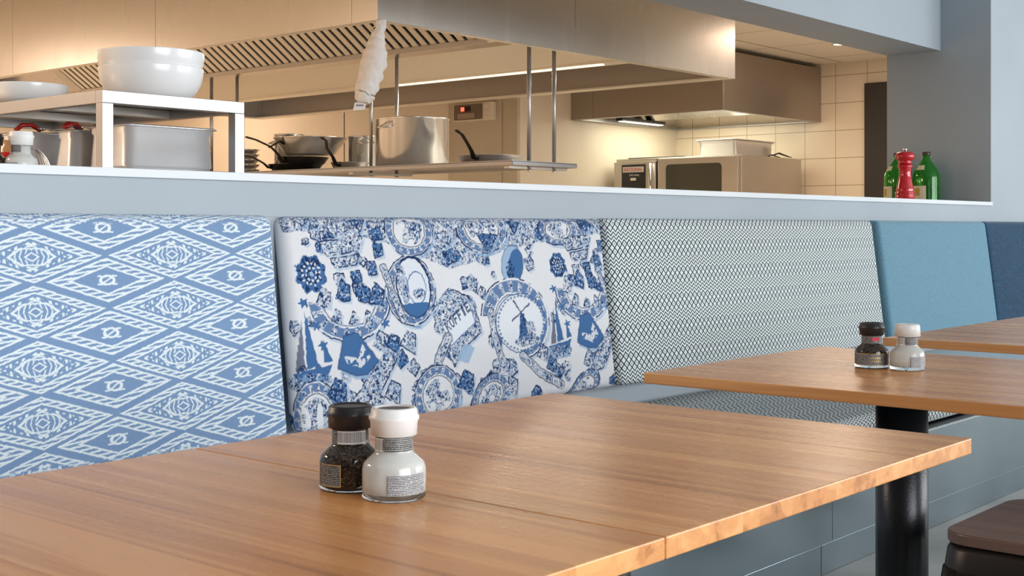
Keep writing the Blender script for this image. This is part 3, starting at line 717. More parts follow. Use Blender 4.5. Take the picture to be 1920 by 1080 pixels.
def patch(r, z0, z1, a0, a1, eps=.0006, n=14):
    return MB().lathe([(r+eps, z0), (r+eps, z1)], n, a0=a0, a1=a1)
def body_r(z):      # body radius at height z
    pts = [(0, .0345), (.003, .0365), (.034, .0365), (.041, .0345), (.047, .0280), (.051, .0235), (.054, .0218), (.075, .0212)]
    for (za, ra), (zb, rb) in zip(pts[:-1], pts[1:]):
        if za <= z <= zb: return ra+(rb-ra)*(z-za)/(zb-za)
    return pts[-1][1]
def grinder(kind, loc, label, face, style=0):
    """face: direction (radians) the front label points to"""
    t = thing('salt_grinder' if kind == 'salt' else 'pepper_grinder', label, 'grinder', loc, 0, 'glass salt and pepper grinders')
    zs = [0, .0015, .003, .008, .02, .034, .038, .041, .044, .047, .049, .051, .054, .075]
    outer = [(.001, .0)] + [(body_r(z), z) for z in zs]
    inner = [(body_r(z)-.0022, z) for z in zs[3:]][::-1] + [(.001, .0075)]
    MB().lathe(outer+[(body_r(.075)-.0022, .075)]+inner[1:], 48).build('glass_body', M_GLASS, t)
    top = .069 if kind == 'salt' else .054
    zz = [z for z in zs[3:] if z < top]+[top]
    MB().lathe([(.001, .0070)]+[(body_r(z)-.0016, z) for z in zz]+[(.001, top+.002)], 40).build('salt' if kind == 'salt' else 'peppercorns', M_SALT if kind == 'salt' else M_PEPPER, t)
    cm = M_WHITEP if kind == 'salt' else M_BLACKP
    if kind == 'salt' and style == 0:
        prof = [(.0225, .0715), (.0262, .0725), (.0272, .088), (.0288, .0905), (.0288, .0935), (.0268, .0955), (.0262, .1015), (.0245, .1035), (.0215, .1035), (.0205, .1015), (.001, .1010)]
    elif kind == 'salt':
        prof = [(.0225, .0725), (.0275, .0735), (.0262, .096), (.0248, .0985), (.020, .0995), (.001, .0998)]
    else:
        prof = [(.0225, .0715), (.0262, .0725), (.0265, .084), (.0280, .086), (.0285, .0900), (.0262, .0925), (.0258, .0965), (.0240, .0985), (.0215, .0985), (.0205, .0965), (.001, .0960)]
    c = MB().lathe(prof, 48).build('cap', cm, t)
    if style == 0: MB().lathe([(.001, prof[-1][1]+.0006), (.0195, prof[-1][1]+.0006)], 32).build('cap_inset', mat('dark_inset', (.10, .09, .10), .5), c)
    # ridges
    # labels
    nr = .0213
    if kind == 'salt':
        patch(nr, .0550, .0700, face-.9, face+.95).build('neck_label', M_LBD, t)
        patch(nr, .0550, .0700, face-1.9, face-.95).build('barcode_label', M_BAR, t)
        patch(.0365, .009, .031, face-.55, face+.75).build('body_label', M_LBW, t)
    else:
        patch(nr, .0545, .0700, face-.9, face+.8).build('neck_label', M_BAR if style == 0 else M_LBD, t)
        patch(nr, .0545, .0700, face-2.2, face-.93).build('neck_label', M_LBD, t)
        b = patch(.0365, .008, .032, face-1.25, face-.45) if style == 0 else patch(.0365, .008, .032, face-1.5, face+1.0)
        b = b.build('body_label', M_LBD, t)
        rim = MB()
        a0, a1 = (face-1.27, face-.43) if style == 0 else (face-1.5, face+1.0)
        z0, z1 = .0075, .0325
        for q in (z0, z1): rim.lathe([(.0373, q-.0005), (.0373, q+.0005)], 14, a0=a0, a1=a1)
        if style == 0: rim.lathe([(.0373, z0), (.0373, z1)], 1, a0=a1-.03, a1=a1)
        rim.build('label_border', M_GOLD, b)
        if style == 1:
            ov = MB(); vs = [(.0231*math.cos(face+.42*math.cos(q)), .0231*math.sin(face+.42*math.cos(q)), .0640+.0040*math.sin(q)) for q in [2*PI*k/24 for k in range(24)]]
            ov.add(vs, [tuple(range(24))]); ov.build('red_oval', M_PINK, t)
            # small gold lettering block
            g = MB()
            for i in range(5): g.lathe([(.0374, .0215), (.0374, .0255)], 1, a0=face-.42+i*.12, a1=face-.34+i*.12)
            for i in range(6): g.lathe([(.0374, .0155), (.0374, .0185)], 1, a0=face-.45+i*.11, a1=face-.38+i*.11)
            g.build('gold_lettering', M_GOLD, b)
    return t
fc = math.atan2(-.653, -.757)      # roughly towards the viewer side
grinder('salt', (1.032, 1.0686, .7502), 'white capped glass salt grinder on the foreground table', fc+.45, 0)
grinder('pepper', (1.0367, 1.1476, .7502), 'black capped glass pepper grinder on the foreground table, half behind the salt', fc+.25, 0)
grinder('pepper', (2.672, 1.259, .7502), 'black capped pepper grinder with red oval label on the second table', fc+.1, 1)
grinder('salt', (2.677, 1.179, .7502), 'smooth white capped salt grinder on the second table', fc+.45, 1)
g = grinder('salt', (1.515, 2.800, 1.1755), 'salt grinder with a faceted white cap on the ledge, far left', fc-.6, 0)
grinder('pepper', (1.468, 2.850, 1.1755), 'black capped grinder cut off at the left picture edge, on the ledge', fc-.3, 0)

# ------------------------------------------------------------------ stool
st = thing('metal_stool', 'dark brown metal stool with a dark wooden seat, bottom right corner', 'stool', (2.648, .80, 0))
def rrect(hx, hy, r, n=8):
    p = []
    for cx, cy, a in ((hx-r, hy-r, 0), (-hx+r, hy-r, PI/2), (-hx+r, -hy+r, PI), (hx-r, -hy+r, 3*PI/2)):
        for k in range(n+1): q = a+PI/2*k/n; p.append((cx+r*math.cos(q), cy+r*math.sin(q)))
    return p
M_STM = mat('dark_bronze_metal', (.030, .025, .023), .38, .6)
MB().prism(rrect(.212, .212, .062), .448, .470).build('seat', M_STOOLW, st, bevel=.003)
def loft(secs, name, m, parent, closed_top=False):
    mb = MB(); n = len(secs[0][0]); vs = []
    for poly, z in secs: vs += [(x, y, z) for x, y in poly]
    fs = [(j*n+i, j*n+(i+1) % n, (j+1)*n+(i+1) % n, (j+1)*n+i) for j in range(len(secs)-1) for i in range(n)]
    if closed_top: fs.append(tuple(range(n)))
    mb.add(vs, fs, True); return mb.build(name, m, parent)
sk = loft([(rrect(.205, .205, .058), .446), (rrect(.212, .212, .060), .435), (rrect(.216, .216, .060), .400), (rrect(.219, .219, .060), .385)], 'skirt', M_STM, st, True)
sm = sk.modifiers.new('thickness', 'SOLIDIFY'); sm.thickness = .003
for sx in (-1, 1):
    for sy in (-1, 1):
        mb = MB(); vs = []
        for z, off, wd in ((.40, .212, .095), (.30, .225, .075), (.15, .243, .055), (.0, .262, .040)):
            # L-shaped pressed leg at the corner
            o = off
            vs += [(sx*o, sy*(o-wd), z), (sx*o, sy*(o-.03), z), (sx*(o-.012), sy*(o-.012), z), (sx*(o-.03), sy*o, z), (sx*(o-wd), sy*o, z)]
        fs = [(j*5+i, j*5+i+1, (j+1)*5+i+1, (j+1)*5+i) for j in range(3) for i in range(4)]
        mb.add(vs, fs, True); lg = mb.build('leg', M_STM, st); s_ = lg.modifiers.new('thickness', 'SOLIDIFY'); s_.thickness = .003; s_.offset = 0
mb = MB()
for a, b in (((-.23, -.23), (.23, -.23)), ((-.23, .23), (.23, .23)), ((-.23, -.23), (-.23, .23)), ((.23, -.23), (.23, .23))):
    mb.tube([(a[0], a[1], .2), (b[0], b[1], .2)], .008)
mb.build('footrest', M_STM, st)

# ------------------------------------------------------------------ main hood
HX0, HX1, HY0, HY1, HZ = 4.217, 7.46, 4.48, 9.46, 2.04
hood = thing('extractor_hood', 'large island stainless steel extractor hood hanging above the kitchen', 'extractor hood', (HX0, HY0, HZ))
OH = (HX0, HY0, HZ)
hz1 = 2.539
def hp(mb, name, m, bevel=.001): return mb.build(name, m, hood, off=OH, bevel=bevel)
# side skins: panels with seams
for a, b in ((HY0, 4.66), (4.663, 6.30), (6.303, 7.9), (7.903, HY1)): hp(B(HX0, HX0+.012, a, b, HZ, hz1), 'side_panel', M_STEEL)
for a, b in ((HX0+.012, 5.74), (5.743, HX1)): hp(B(a, b, HY0, HY0+.012, HZ, hz1), 'front_panel', M_STEEL)
hp(B(HX1-.012, HX1, HY0+.012, HY1, HZ, hz1), 'side_panel', M_STEEL2)
hp(B(HX0+.012, HX1-.012, HY1-.012, HY1, HZ, hz1), 'back_panel', M_STEEL2)
rim = MB(); rw = .055
rim.box(HX0+.012, HX0+rw, HY0+.012, HY1-.012, HZ, HZ+.012); rim.box(HX1-.10, HX1-.012, HY0+.012, HY1-.012, HZ, HZ+.012)
rim.box(HX0+rw, HX1-.10, HY0+.012, HY0+rw, HZ, HZ+.012); rim.box(HX0+rw, HX1-.10, HY1-rw, HY1-.012, HZ, HZ+.012)
hp(rim, 'bottom_rim', M_LOUV)
hp(B(HX0+.012, HX1-.012, HY0+.012, HY1-.012, 2.50, 2.512), 'inner_top', M_STEEL2)
def slab(xa, za, xb, zb, ya, yb, th=.006):
    a = Vector((xa, 0, za)); b = Vector((xb, 0, zb)); d_ = (b-a).normalized(); n_ = Vector((-d_.z, 0, d_.x)); m_ = (a+b)/2
    return MB().obox((m_.x, (ya+yb)/2, m_.z), d_*((b-a).length/2), Vector((0, (yb-ya)/2, 0)), n_*th/2)
# filter bank: sloping louvres from upper left down to gutter at x 5.15
P0 = Vector((4.50, 0, 2.50)); P1 = Vector((5.13, 0, 2.062)); dn = (P1-P0).normalized(); nn = Vector((dn.z, 0, -dn.x))
if nn.z > 0: nn = -nn
fy0, fy1 = 4.60, 8.62
back_ = MB(); mid = (P0+P1)/2 - nn*.03; hl = (P1-P0).length/2
back_.obox((mid.x, (fy0+fy1)/2, mid.z), dn*hl, Vector((0, (fy1-fy0)/2, 0)), nn*.003)
fl = hp(back_, 'filter_back', M_GAP, 0)
sl = MB(); y = fy0+.01; k = 0
mid2 = (P0+P1)/2
while y < fy1-.05:
    sl.obox((mid2.x, y+.022, mid2.z), dn*hl*.97, Vector((0, .022, 0)), nn*.006); y += .070; k += 1
hp(sl, 'filter_louvres', M_LOUV, .002)
fb = MB()
fb.obox((P1.x, (fy0+fy1)/2, P1.z), dn*.018, Vector((0, (fy1-fy0)/2, 0)), nn*.012); fb.obox((P0.x, (fy0+fy1)/2, P0.z), dn*.018, Vector((0, (fy1-fy0)/2, 0)), nn*.012)
fb.obox((mid2.x, fy1, mid2.z), dn*hl, Vector((0, .05, 0)), nn*.012)
hp(fb, 'filter_frame', M_STEEL2, .001)
hp(slab(4.45, 2.5, 5.13, 2.062, fy1+.05, HY1-.02), 'sloping_panel', M_STEEL)
hp(B(5.125, 5.185, HY0+.05, HY1-.05, 2.050, 2.064), 'grease_gutter', M_LOUV)
hp(slab(5.185, 2.06, 5.60, 2.22, HY0+.02, HY1-.02), 'sloping_panel', M_STEEL2)
hp(slab(5.60, 2.22, 5.95, 2.17, HY0+.02, HY1-.02), 'sloping_panel', M_STEEL)
hp(slab(5.95, 2.17, 6.28, 2.065, HY0+.02, HY1-.02), 'sloping_panel', M_LOUV)
lf = hp(MB().box(6.275, 6.40, HY0+.10, 8.9, 2.050, 2.075), 'light_housing', M_LOUV)
mb = MB()
mb.box(6.305, 6.335, 4.72, 6.50, 2.043, 2.050)
tb = mb.build('light_tube', M_LIGHT, lf, off=OH)
hp(slab(6.40, 2.07, 6.90, 2.16, HY0+.02, HY1-.02), 'sloping_panel', M_STEEL2)
hp(B(6.90, 6.91, HY0+.02, HY1-.02, 2.16, 2.50), 'inner_baffle', M_STEEL2)

# hood light: the tube's own light
area('hood_tube_light', (6.3175, 5.6, 2.036), (0, 0, 0), .05, 1.8, 22, (1, .90, .70))

# ------------------------------------------------------------------ second hood above the oven
H2 = thing('wall_extractor_hood', 'smaller stainless steel hood in the tiled corner above the oven', 'extractor hood', (9.07, 5.56, 2.01)); O2 = (9.07, 5.56, 2.01)
z0, z1 = 2.01, 2.50
def h2(mb, name, m, bevel=.001): return mb.build(name, m, H2, off=O2, bevel=bevel)
h2(B(9.07, 9.082, 5.56, 6.88, z0, z1), 'side_panel', M_STEELD); h2(B(9.07, 9.082, 6.883, 7.129, z0, z1), 'side_panel', M_STEELD)
h2(B(9.082, 10.758, 5.56, 5.572, z0, z1), 'front_panel', M_STEELD)
mb = B(9.082, 9.13, 5.572, 7.128, z0, z0+.012); mb.box(9.13, 10.758, 5.572, 5.62, z0, z0+.012); mb.box(9.13, 10.758, 7.07, 7.128, z0, z0+.03); mb.box(10.70, 10.758, 5.62, 7.07, z0, z0+.012)
h2(mb, 'bottom_rim', M_RACK)
h2(slab(9.12, 2.45, 10.1, 2.06, 5.58, 7.12), 'sloping_panel', M_STEEL); h2(slab(10.1, 2.06, 10.75, 2.35, 5.58, 7.12), 'sloping_panel', M_STEEL2)
h2(B(9.082, 10.758, 5.572, 7.128, 2.47, 2.48), 'inner_top', M_STEEL2)
mb = MB(); mb.box(9.6, 10.3, 6.95, 7.02, 2.03, 2.06); lf2 = h2(mb, 'light_housing', M_BLACKP)
MB().box(9.63, 10.27, 6.955, 7.015, 2.022, 2.03).build('light_tube', M_LIGHT, lf2, off=O2)
area('oven_hood_light', (9.9, 6.45, 2.045), (0, 0, 0), 1.0, .9, 17, (1, .95, .74))

# ------------------------------------------------------------------ oven
ov = thing('combi_oven', 'stainless steel combi oven with dark glass door standing in the tiled corner', 'oven', (9.575, 5.70, 0)); OO = (9.575, 5.70, 0)
def op(mb, name, m, bevel=.002, par=None): return mb.build(name, m, par or ov, off=OO, bevel=bevel)
ot = 1.676
op(B(9.60, 10.65, 5.70, 7.02, .80, ot), 'body', M_STEEL2, .006)
dr = op(B(9.560, 9.598, 5.715, 6.535, .83, ot-.01), 'door', M_STEEL2, .006)
# glass with rounded corners on plane x=9.558
poly = rrect(.285, .25, .035, 6)
mb = MB(); cyg, czg = 6.16, 1.36
n = len(poly); vs = [(9.556, cyg+a, czg+b) for a, b in poly]+[(9.562, cyg+a, czg+b) for a, b in poly]
mb.add(vs, [tuple(range(n)), tuple(range(n, 2*n))[::-1]]+[(i, (i+1) % n, n+(i+1) % n, n+i) for i in range(n)])
M_OVG = mat('dark_oven_glass', (.06, .062, .045), .08)
op(mb, 'window', M_OVG, 0, dr)
op(B(9.582, 9.60, 6.537, 6.557, .83, ot-.01), 'door_gap', M_GAP, 0)
cp = op(B(9.568, 9.60, 6.56, 7.02, .83, ot-.03), 'control_panel', M_STEEL2, .004)
dp = op(B(9.562, 9.568, 6.67, 6.93, 1.0, ot-.055), 'display', mat('display_black', (.02, .022, .028), .2), .002, cp)
op(B(9.558, 9.562, 6.70, 6.90, 1.15, 1.40), 'touch_screen', mat('screen_grey', (.42, .36, .31), .3), .001, cp)
sg = op(B(9.5585, 9.562, 6.685, 6.915, ot-.125, ot-.075), 'sign', mat('sign_white', (.75, .70, .66), .4), .001, cp)
op(B(9.5585, 9.562, 6.77, 6.83, ot-.20, ot-.175), 'indicator', mat('indicator_white', (.85, .8, .6), .4), .001, cp)
op(MB().tube([(9.54, 6.60, .95), (9.53, 6.60, 1.3), (9.54, 6.60, ot-.05)], .013), 'door_handle', M_CHROME, 0, dr)
for yy in (5.78, 6.95):
    for xx in (9.66, 10.58): op(B(xx-.025, xx+.025, yy-.025, yy+.025, 0, .80), 'leg', M_STEEL2, .002)

def text(body, size, m, parent, mw, name):
    cu = bpy.data.curves.new(name, 'FONT'); cu.body = body; cu.size = size; cu.align_x = 'CENTER'; cu.align_y = 'CENTER'; cu.extrude = .0003
    tmp = bpy.data.objects.new('tmp', cu); COL.objects.link(tmp)
    bpy.context.view_layer.update()
    me = bpy.data.meshes.new_from_object(tmp.evaluated_get(bpy.context.evaluated_depsgraph_get()))
    bpy.data.objects.remove(tmp); me.materials.clear(); me.materials.append(m)
    me.transform(mw); o = bpy.data.objects.new(name, me); COL.objects.link(o)
    if parent: o.parent = parent
    return o
# text lying on a plane facing -x : right = -y, up = +z
def mfx(x, y, z): return Matrix(((0, 0, -1, x), (-1, 0, 0, y), (0, 1, 0, z), (0, 0, 0, 1)))
text('RATIONAL', .042, mat('sign_red', (.65, .02, .02), .4), cp, mfx(9.5578-OO[0], 6.80-OO[1], ot-.10), 'lettering')
text('SelfCooking', .022, mat('white_ink', (.8, .8, .8), .5), cp, mfx(9.5612-OO[0], 6.79-OO[1], ot-.15), 'lettering')

# gastronorm tray with lid on the oven, tongs beside
def gn(name, label, cx, cy, z, hx, hy, h, m, lid=False, group=None, rz=0):
    t = thing(name, label, 'container', (cx, cy, z), rz, group)
    mb = MB(); secs = []
    inn = .93
    secs = [(rrect(hx*inn-.012, hy*inn-.012, .02, 6), .0), (rrect(hx*inn, hy*inn, .03, 6), .012), (rrect(hx-.014, hy-.014, .03, 6), h-.022), (rrect(hx-.010, hy-.010, .03, 6), h-.018), (rrect(hx-.010, hy-.010, .03, 6), h-.006), (rrect(hx-.003, hy-.003, .025, 6), h), (rrect(hx, hy, .022, 6), h-.004)]
    n = len(secs[0][0]); vs = []
    for poly, zz in secs: vs += [(a, b, zz) for a, b in poly]
    fs = [(j*n+i, j*n+(i+1) % n, (j+1)*n+(i+1) % n, (j+1)*n+i) for j in range(len(secs)-1) for i in range(n)]+[tuple(range(n))[::-1]]
    mb.add(vs, fs, True); o = mb.build('pan', m, t); s = o.modifiers.new('thickness', 'SOLIDIFY'); s.thickness = .0015; s.offset = -1
    if lid: MB().prism(rrect(hx+.01, hy+.01, .02, 5), h+.001, h+.010).build('lid', m, t, bevel=.003)
    return t
gn('gastronorm_pan', 'lidded stainless steel pan on top of the oven', 10.04, 6.02, ot+.002, .335, .20, .135, M_GN, lid=True)
mb = MB()
mb.tube([(10.28, 5.80, ot+.02), (10.38, 5.78, ot+.045), (10.50, 5.76, ot+.02), (10.55, 5.75, ot+.013)], [.01, .016, .012, .008], 8, flat=.5)
mb.tube([(10.28, 5.83, ot+.015), (10.36, 5.86, ot+.035), (10.50, 5.84, ot+.015)], [.01, .014, .01], 8, flat=.5)
tag(mb.build('oven_tongs', M_CARBON), 'dark metal tongs lying on the oven beside the lidded pan', 'tongs')
tag(MB().box(9.62, 10.0, 6.30, 6.90, ot+.001, ot+.010).build('baking_sheet', M_CARBON, bevel=.003), 'thin dark baking sheet lying on the oven, left of the lidded pan', 'baking sheet')

# cold room controller
ct = thing('thermostat_controller', 'small wall controller with glowing red digit and beige end cover, left of the hanging rods', 'controller', (8.33, 7.6, 2.05)); OC = (8.33, 7.6, 2.05)
MB().box(8.27, 8.334, 7.36, 7.82, 1.98, 2.134).build('housing', M_CREAM, ct, off=OC, bevel=.006)
fcp = MB().box(8.258, 8.27, 7.47, 7.80, 1.99, 2.124).build('faceplate', mat('faceplate_brown', (.16, .11, .08), .4), ct, off=OC, bevel=.004)
MB().box(8.254, 8.258, 7.60, 7.72, 2.06, 2.105).build('display_window', mat('dark_display', (.01, .01, .01), .2), fcp, off=OC)
rd = mat('red_digit', (.5, .02, .01), .4); bsdf(rd).inputs['Emission Color'].default_value = (1, .06, .03, 1); bsdf(rd).inputs['Emission Strength'].default_value = 4
MB().box(8.251, 8.254, 7.67, 7.71, 2.065, 2.10).build('red_digit', rd, fcp, off=OC)
MB().box(8.254, 8.258, 7.55, 7.75, 2.0, 2.045).build('button_strip', mat('button_beige', (.35, .26, .19), .5), fcp, off=OC)
for zz in (2.01, 2.057, 2.104): MB().lathe([(.001, 0), (.011, 0), (.011, .006), (.001, .007)], 12).build('screw', M_WHITEP, ct).matrix_local = Matrix.Translation((8.268-OC[0], 7.415-OC[1], zz-OC[2])) @ Matrix.Rotation(-PI/2, 4, 'Y')

# downlight in kitchen ceiling
dl = thing('ceiling_downlight', 'small lit recessed lamp in the kitchen ceiling, at the edge of the grey beam', 'ceiling lamp', (9.66, 4.83, 2.539))
MB().lathe([(.05, 0), (.062, 0), (.062, -.006), (.05, -.004)], 24).build('ring', M_WHITEP, dl); MB().lathe([(.001, -.002), (.05, -.002)], 24).build('lens', M_DOWN, dl)

# ------------------------------------------------------------------ hanging shelf
SX0, SX1, SY0, SY1, SZ = 5.51, 6.10, 4.75, 8.60, 1.4326
sh = thing('hanging_shelf', 'long stainless steel shelf hung on rods below the big hood', 'shelf', (SX0, SY0, SZ)); OS = (SX0, SY0, SZ)
mb = B(SX0, SX1, SY0, SY1, SZ-.004, SZ+.004); mb.box(SX0, SX0+.004, SY0, SY1, SZ-.024, SZ); mb.box(SX1-.004, SX1, SY0, SY1, SZ-.024, SZ); mb.box(SX0, SX1, SY0, SY0+.004, SZ-.024, SZ)
mb.build('shelf_board', M_RACK, sh, off=OS, bevel=.0008)
for yy in (4.82, 6.13, 7.83): B(SX0+.03, SX1-.03, yy-.02, yy+.02, SZ-.040, SZ-.026).build('cross_bar', M_STEEL2, sh, off=OS)
for yy in (4.80, 6.13, 7.83):
    for xx in (5.715, 5.945):
        q = 1.0 if yy > 4.9 else 1
        MB().tube([(xx, yy, SZ-.045), (xx, yy, 2.193 if xx < 5.8 else 2.168)], .0125, 12).build('rod', M_RACK, sh, off=OS)
        MB().lathe([(.001, -.012), (.012, -.010), (.014, 0), (.001, .003)], 12, c=(xx, yy, SZ-.045)).build('nut', M_CHROME, sh, off=OS)


# ---- cookware on the shelf
ZS = SZ+.0045
def pot(cx, cy, z, r, h, label, name='stock_pot', m=M_POT, ang=0, seg=64, group=None):
    t = thing(name, label, 'pot', (cx, cy, z), ang, group)
    prof = [(.001, .001), (r-.01, .001), (r, .010), (r, h-.012), (r+.002, h-.010), (r+.005, h-.004), (r+.004, h), (r-.001, h), (r-.003, h-.006), (r-.003, .012), (.001, .006)]
    MB().lathe(prof, seg).build('body', m, t)
    for s in (0, PI):
        mb = MB(); pts = []
        for k in range(9):
            q = -PI/2+PI*k/8; a = s+.26*r/.2*0+ .22*math.sin(q)*1.0/(r/.24)
            rr = r+.002+.045*math.cos(q); pts.append((rr*math.cos(a), rr*math.sin(a), h*.82-.012*math.cos(q)))
        mb.tube(pts, .006, 8)
        mb.build('handle', M_CHROME, t)
    return t
pot(5.80, 5.84, ZS, .232, .305, 'tall polished steel stock pot on the hanging shelf', ang=3.15)
pot(5.985, 6.50, ZS, .100, .235, 'narrow steel pot behind the tall stock pot', 'saucepan', M_POT, 1.0, 40)
pot(5.985, 7.28, ZS, .104, .285, 'steel pot standing behind the wide pan, its rim showing above', 'saucepan', M_POT, 2.0, 40)

def frying_pan(cx, cy, z, r, h, ang, label, m=M_CARBON, flare=.78, rise=.13, hl=.26, group=None):
    t = thing('frying_pan', label, 'frying pan', (cx, cy, z), ang, group)
    MB().lathe([(.001, .001), (r*flare, .001), (r*flare+.01, .006), (r, h-.003), (r+.003, h), (r-.001, h), (r*flare+.006, .010), (.001, .005)], 56).build('pan_body', m, t)
    rb = r*(flare+ (1-flare)*.55); zz = h*.5
    pts = [(rb-.002, 0, zz), (rb+.03, 0, zz+.004), (rb+.06, 0, zz+rise*.30), (rb+.12, 0, zz+rise*.62), (rb+hl*.75, 0, zz+rise*.9), (rb+hl, 0, zz+rise)]
    hd = MB().tube(pts, [.021, .019, .014, .012, .013, .014], 10, flat=.45, up=(0, 0, 1)).build('handle', M_HANDLE, t)
    rv = MB()
    for dy_, dz_ in ((-.011, 0), (.011, 0), (0, .011), (0, -.010)): rv.lathe([(.0045, 0), (.003, .003), (.0005, .004)], 8, c=(rb+.008+.01, dy_, zz+.010+dz_*.2))
    rv.build('rivet', M_CHROME, hd)
    return t
A_ = math.atan2(.05, -.9)
frying_pan(5.83, 5.20, ZS, .205, .050, PI+.25, 'wide steel frying pan at the right end of the shelf, dark handle raised leftward', M_STEEL2, rise=.15, hl=.24)
pw = thing('frying_pan', 'wide flared steel pan lying on top of the dark pans', 'frying pan', (5.76, 6.78, 1.545), PI*.97)
MB().lathe([(.001, 0), (.155, 0), (.168, .006), (.247, .112), (.252, .116), (.246, .116), (.160, .010), (.001, .005)], 64).build('pan_body', M_POT, pw)
MB().tube([(.21, 0, .07), (.25, 0, .085), (.29, 0, .06), (.33, 0, .04)], [.018, .014, .012, .012], 10, flat=.45).build('handle', M_HANDLE, pw)
frying_pan(5.77, 6.95, ZS, .185, .050, PI-.35, 'dark carbon steel frying pan at the bottom left of the pan pile', M_CARBON, rise=.10, hl=.30)
frying_pan(5.76, 6.86, ZS+.046, .175, .050, PI+.0, 'dark frying pan stacked second in the pan pile', M_CARBON, rise=.14, hl=.32)
frying_pan(5.74, 6.36, ZS, .125, .045, PI+.15, 'small steel frying pan right of the pan pile, dark handle curving up', M_STEEL2, rise=.17, hl=.17)
for k in range(5):
    tag(MB().lathe([(.001, .001), (.075, .001), (.105, .030), (.108, .034), (.102, .034), (.074, .006), (.001, .006)], 40).build('steel_dish', M_POT), 'steel dish in the stack on the shelf behind the rack post, %s' % ('bottom one', 'second from bottom', 'middle one', 'second from top', 'top one')[k], 'dish', 'stacked steel dishes').location = (5.80, 7.55, ZS+.036*k)

# ------------------------------------------------------------------ steel rack on the counter
RX0, RX1, RY0, RY1, RZ0, RZ1 = 1.725, 2.150, 2.80, 3.75, 1.176, 1.3926
rk = thing('steel_table_rack', 'two level stainless steel rack standing on the counter at left', 'rack', (RX0, RY0, RZ0)); OR = (RX0, RY0, RZ0)
def rp(mb, name, m=M_RACK, bevel=.0012): return mb.build(name, m, rk, off=OR, bevel=bevel)
pt = .030; rh = .031
rp(B(RX0, RX1, RY0, RY0+pt, RZ1-rh, RZ1), 'front_rail'); rp(B(RX0, RX1, RY1-pt, RY1, RZ1-rh, RZ1), 'back_rail')
rp(B(RX0, RX0+pt, RY0+pt, RY1-pt, RZ1-rh, RZ1), 'side_rail'); rp(B(RX1-pt, RX1, RY0+pt, RY1-pt, RZ1-rh, RZ1), 'side_rail')
rp(B(RX0+pt, RX1-pt, RY0+pt, RY1-pt, RZ1-.006, RZ1-.001), 'top_shelf', M_STEEL2)
rp(B(RX0+.002, RX1-.002, RY0+.002, RY1-.002, 1.1925, 1.2055), 'bottom_shelf')
for xx in (RX0, RX1-pt):
    for yy in (RY0, RY1-pt): rp(B(xx, xx+pt, yy, yy+pt, RZ0, RZ1-rh), 'leg')
for q in (.33, .66): rp(B(RX0+pt, RX1-pt, RY0+.9*q, RY0+.9*q+.03, RZ1-.03, RZ1-.007), 'cross_bar', M_STEEL2)

ZB = 1.2057
gn('gastronorm_pan', 'open stainless steel pan inside the rack, right of the near post', 1.974, 2.965, ZB, .143, .105, .116, M_GN)
gn('gastronorm_pan', 'narrow tall stainless steel container left of the near rack post', 1.915, 3.174, ZB, .085, .058, .113, M_GN)
gn('gastronorm_pan', 'steel container at the back left of the rack, holding red handled tools', 1.89, 3.44, ZB, .085, .12, .116, M_GN)
# red handled utensils lying across the containers
def utensil(pts, r, label, m=M_RUBRED):
    t = thing('serving_utensil', label, 'utensil', pts[0], 0, 'red handled tools in the rack'); p0 = Vector(pts[0])
    loc = [tuple(Vector(p)-p0) for p in pts]
    MB().tube(loc, r, 8, flat=.6).build('handle', m, t)
    e = Vector(loc[-1]); MB().lathe([(.001, 0), (.012, .003), (.016, .009), (.001, .010)], 12, c=(e.x, e.y, e.z-.003)).build('tip', M_CHROME, t)
zt = ZB+.122
utensil([(1.80, 3.36, zt-.004), (1.815, 3.35, zt+.012), (1.84, 3.345, zt+.014), (1.865, 3.34, zt+.0)], .011, 'red and black curved tool handle at the left, on the containers')
utensil([(1.83, 3.15, ZB+.120), (1.845, 3.16, ZB+.130), (1.875, 3.18, ZB+.132), (1.90, 3.20, ZB+.121)], .011, 'red tool handle right beside the near rack post, left side')
utensil([(1.93, 3.18, ZB+.120), (1.95, 3.19, ZB+.133), (1.98, 3.19, ZB+.133), (2.00, 3.19, ZB+.121)], .010, 'red tool handle above the open pan in the rack')
# spice jar with red label and wire basket
sj = thing('spice_jar', 'small jar with a red label behind the salt grinder on the counter', 'jar', (1.70, 3.20, 1.1755))
MB().lathe([(.001, 0), (.026, 0), (.028, .004), (.028, .085), (.020, .097), (.020, .110), (.001, .110)], 28).build('jar_body', mat('amber_jar', (.45, .22, .09), .25), sj)
MB().lathe([(.0284, .045), (.0284, .078)], 28).build('label', M_RUBRED, sj)
bk = thing('wire_basket', 'small curved wire basket standing on the counter beside the salt grinder', 'basket', (1.665, 3.02, 1.1755))
for k in range(7):
    a = -.5+k*.17; MB().tube([(.045*math.cos(q)*math.cos(a), .045*math.cos(q)*math.sin(a), .005+.075*math.sin(q)) for q in [PI*j/12 for j in range(13)]], .0014, 6).build('wire', M_CHROME, bk)
MB().lathe([(.045, .002), (.048, .002), (.048, .007), (.045, .007)], 24).build('base_ring', M_CHROME, bk)

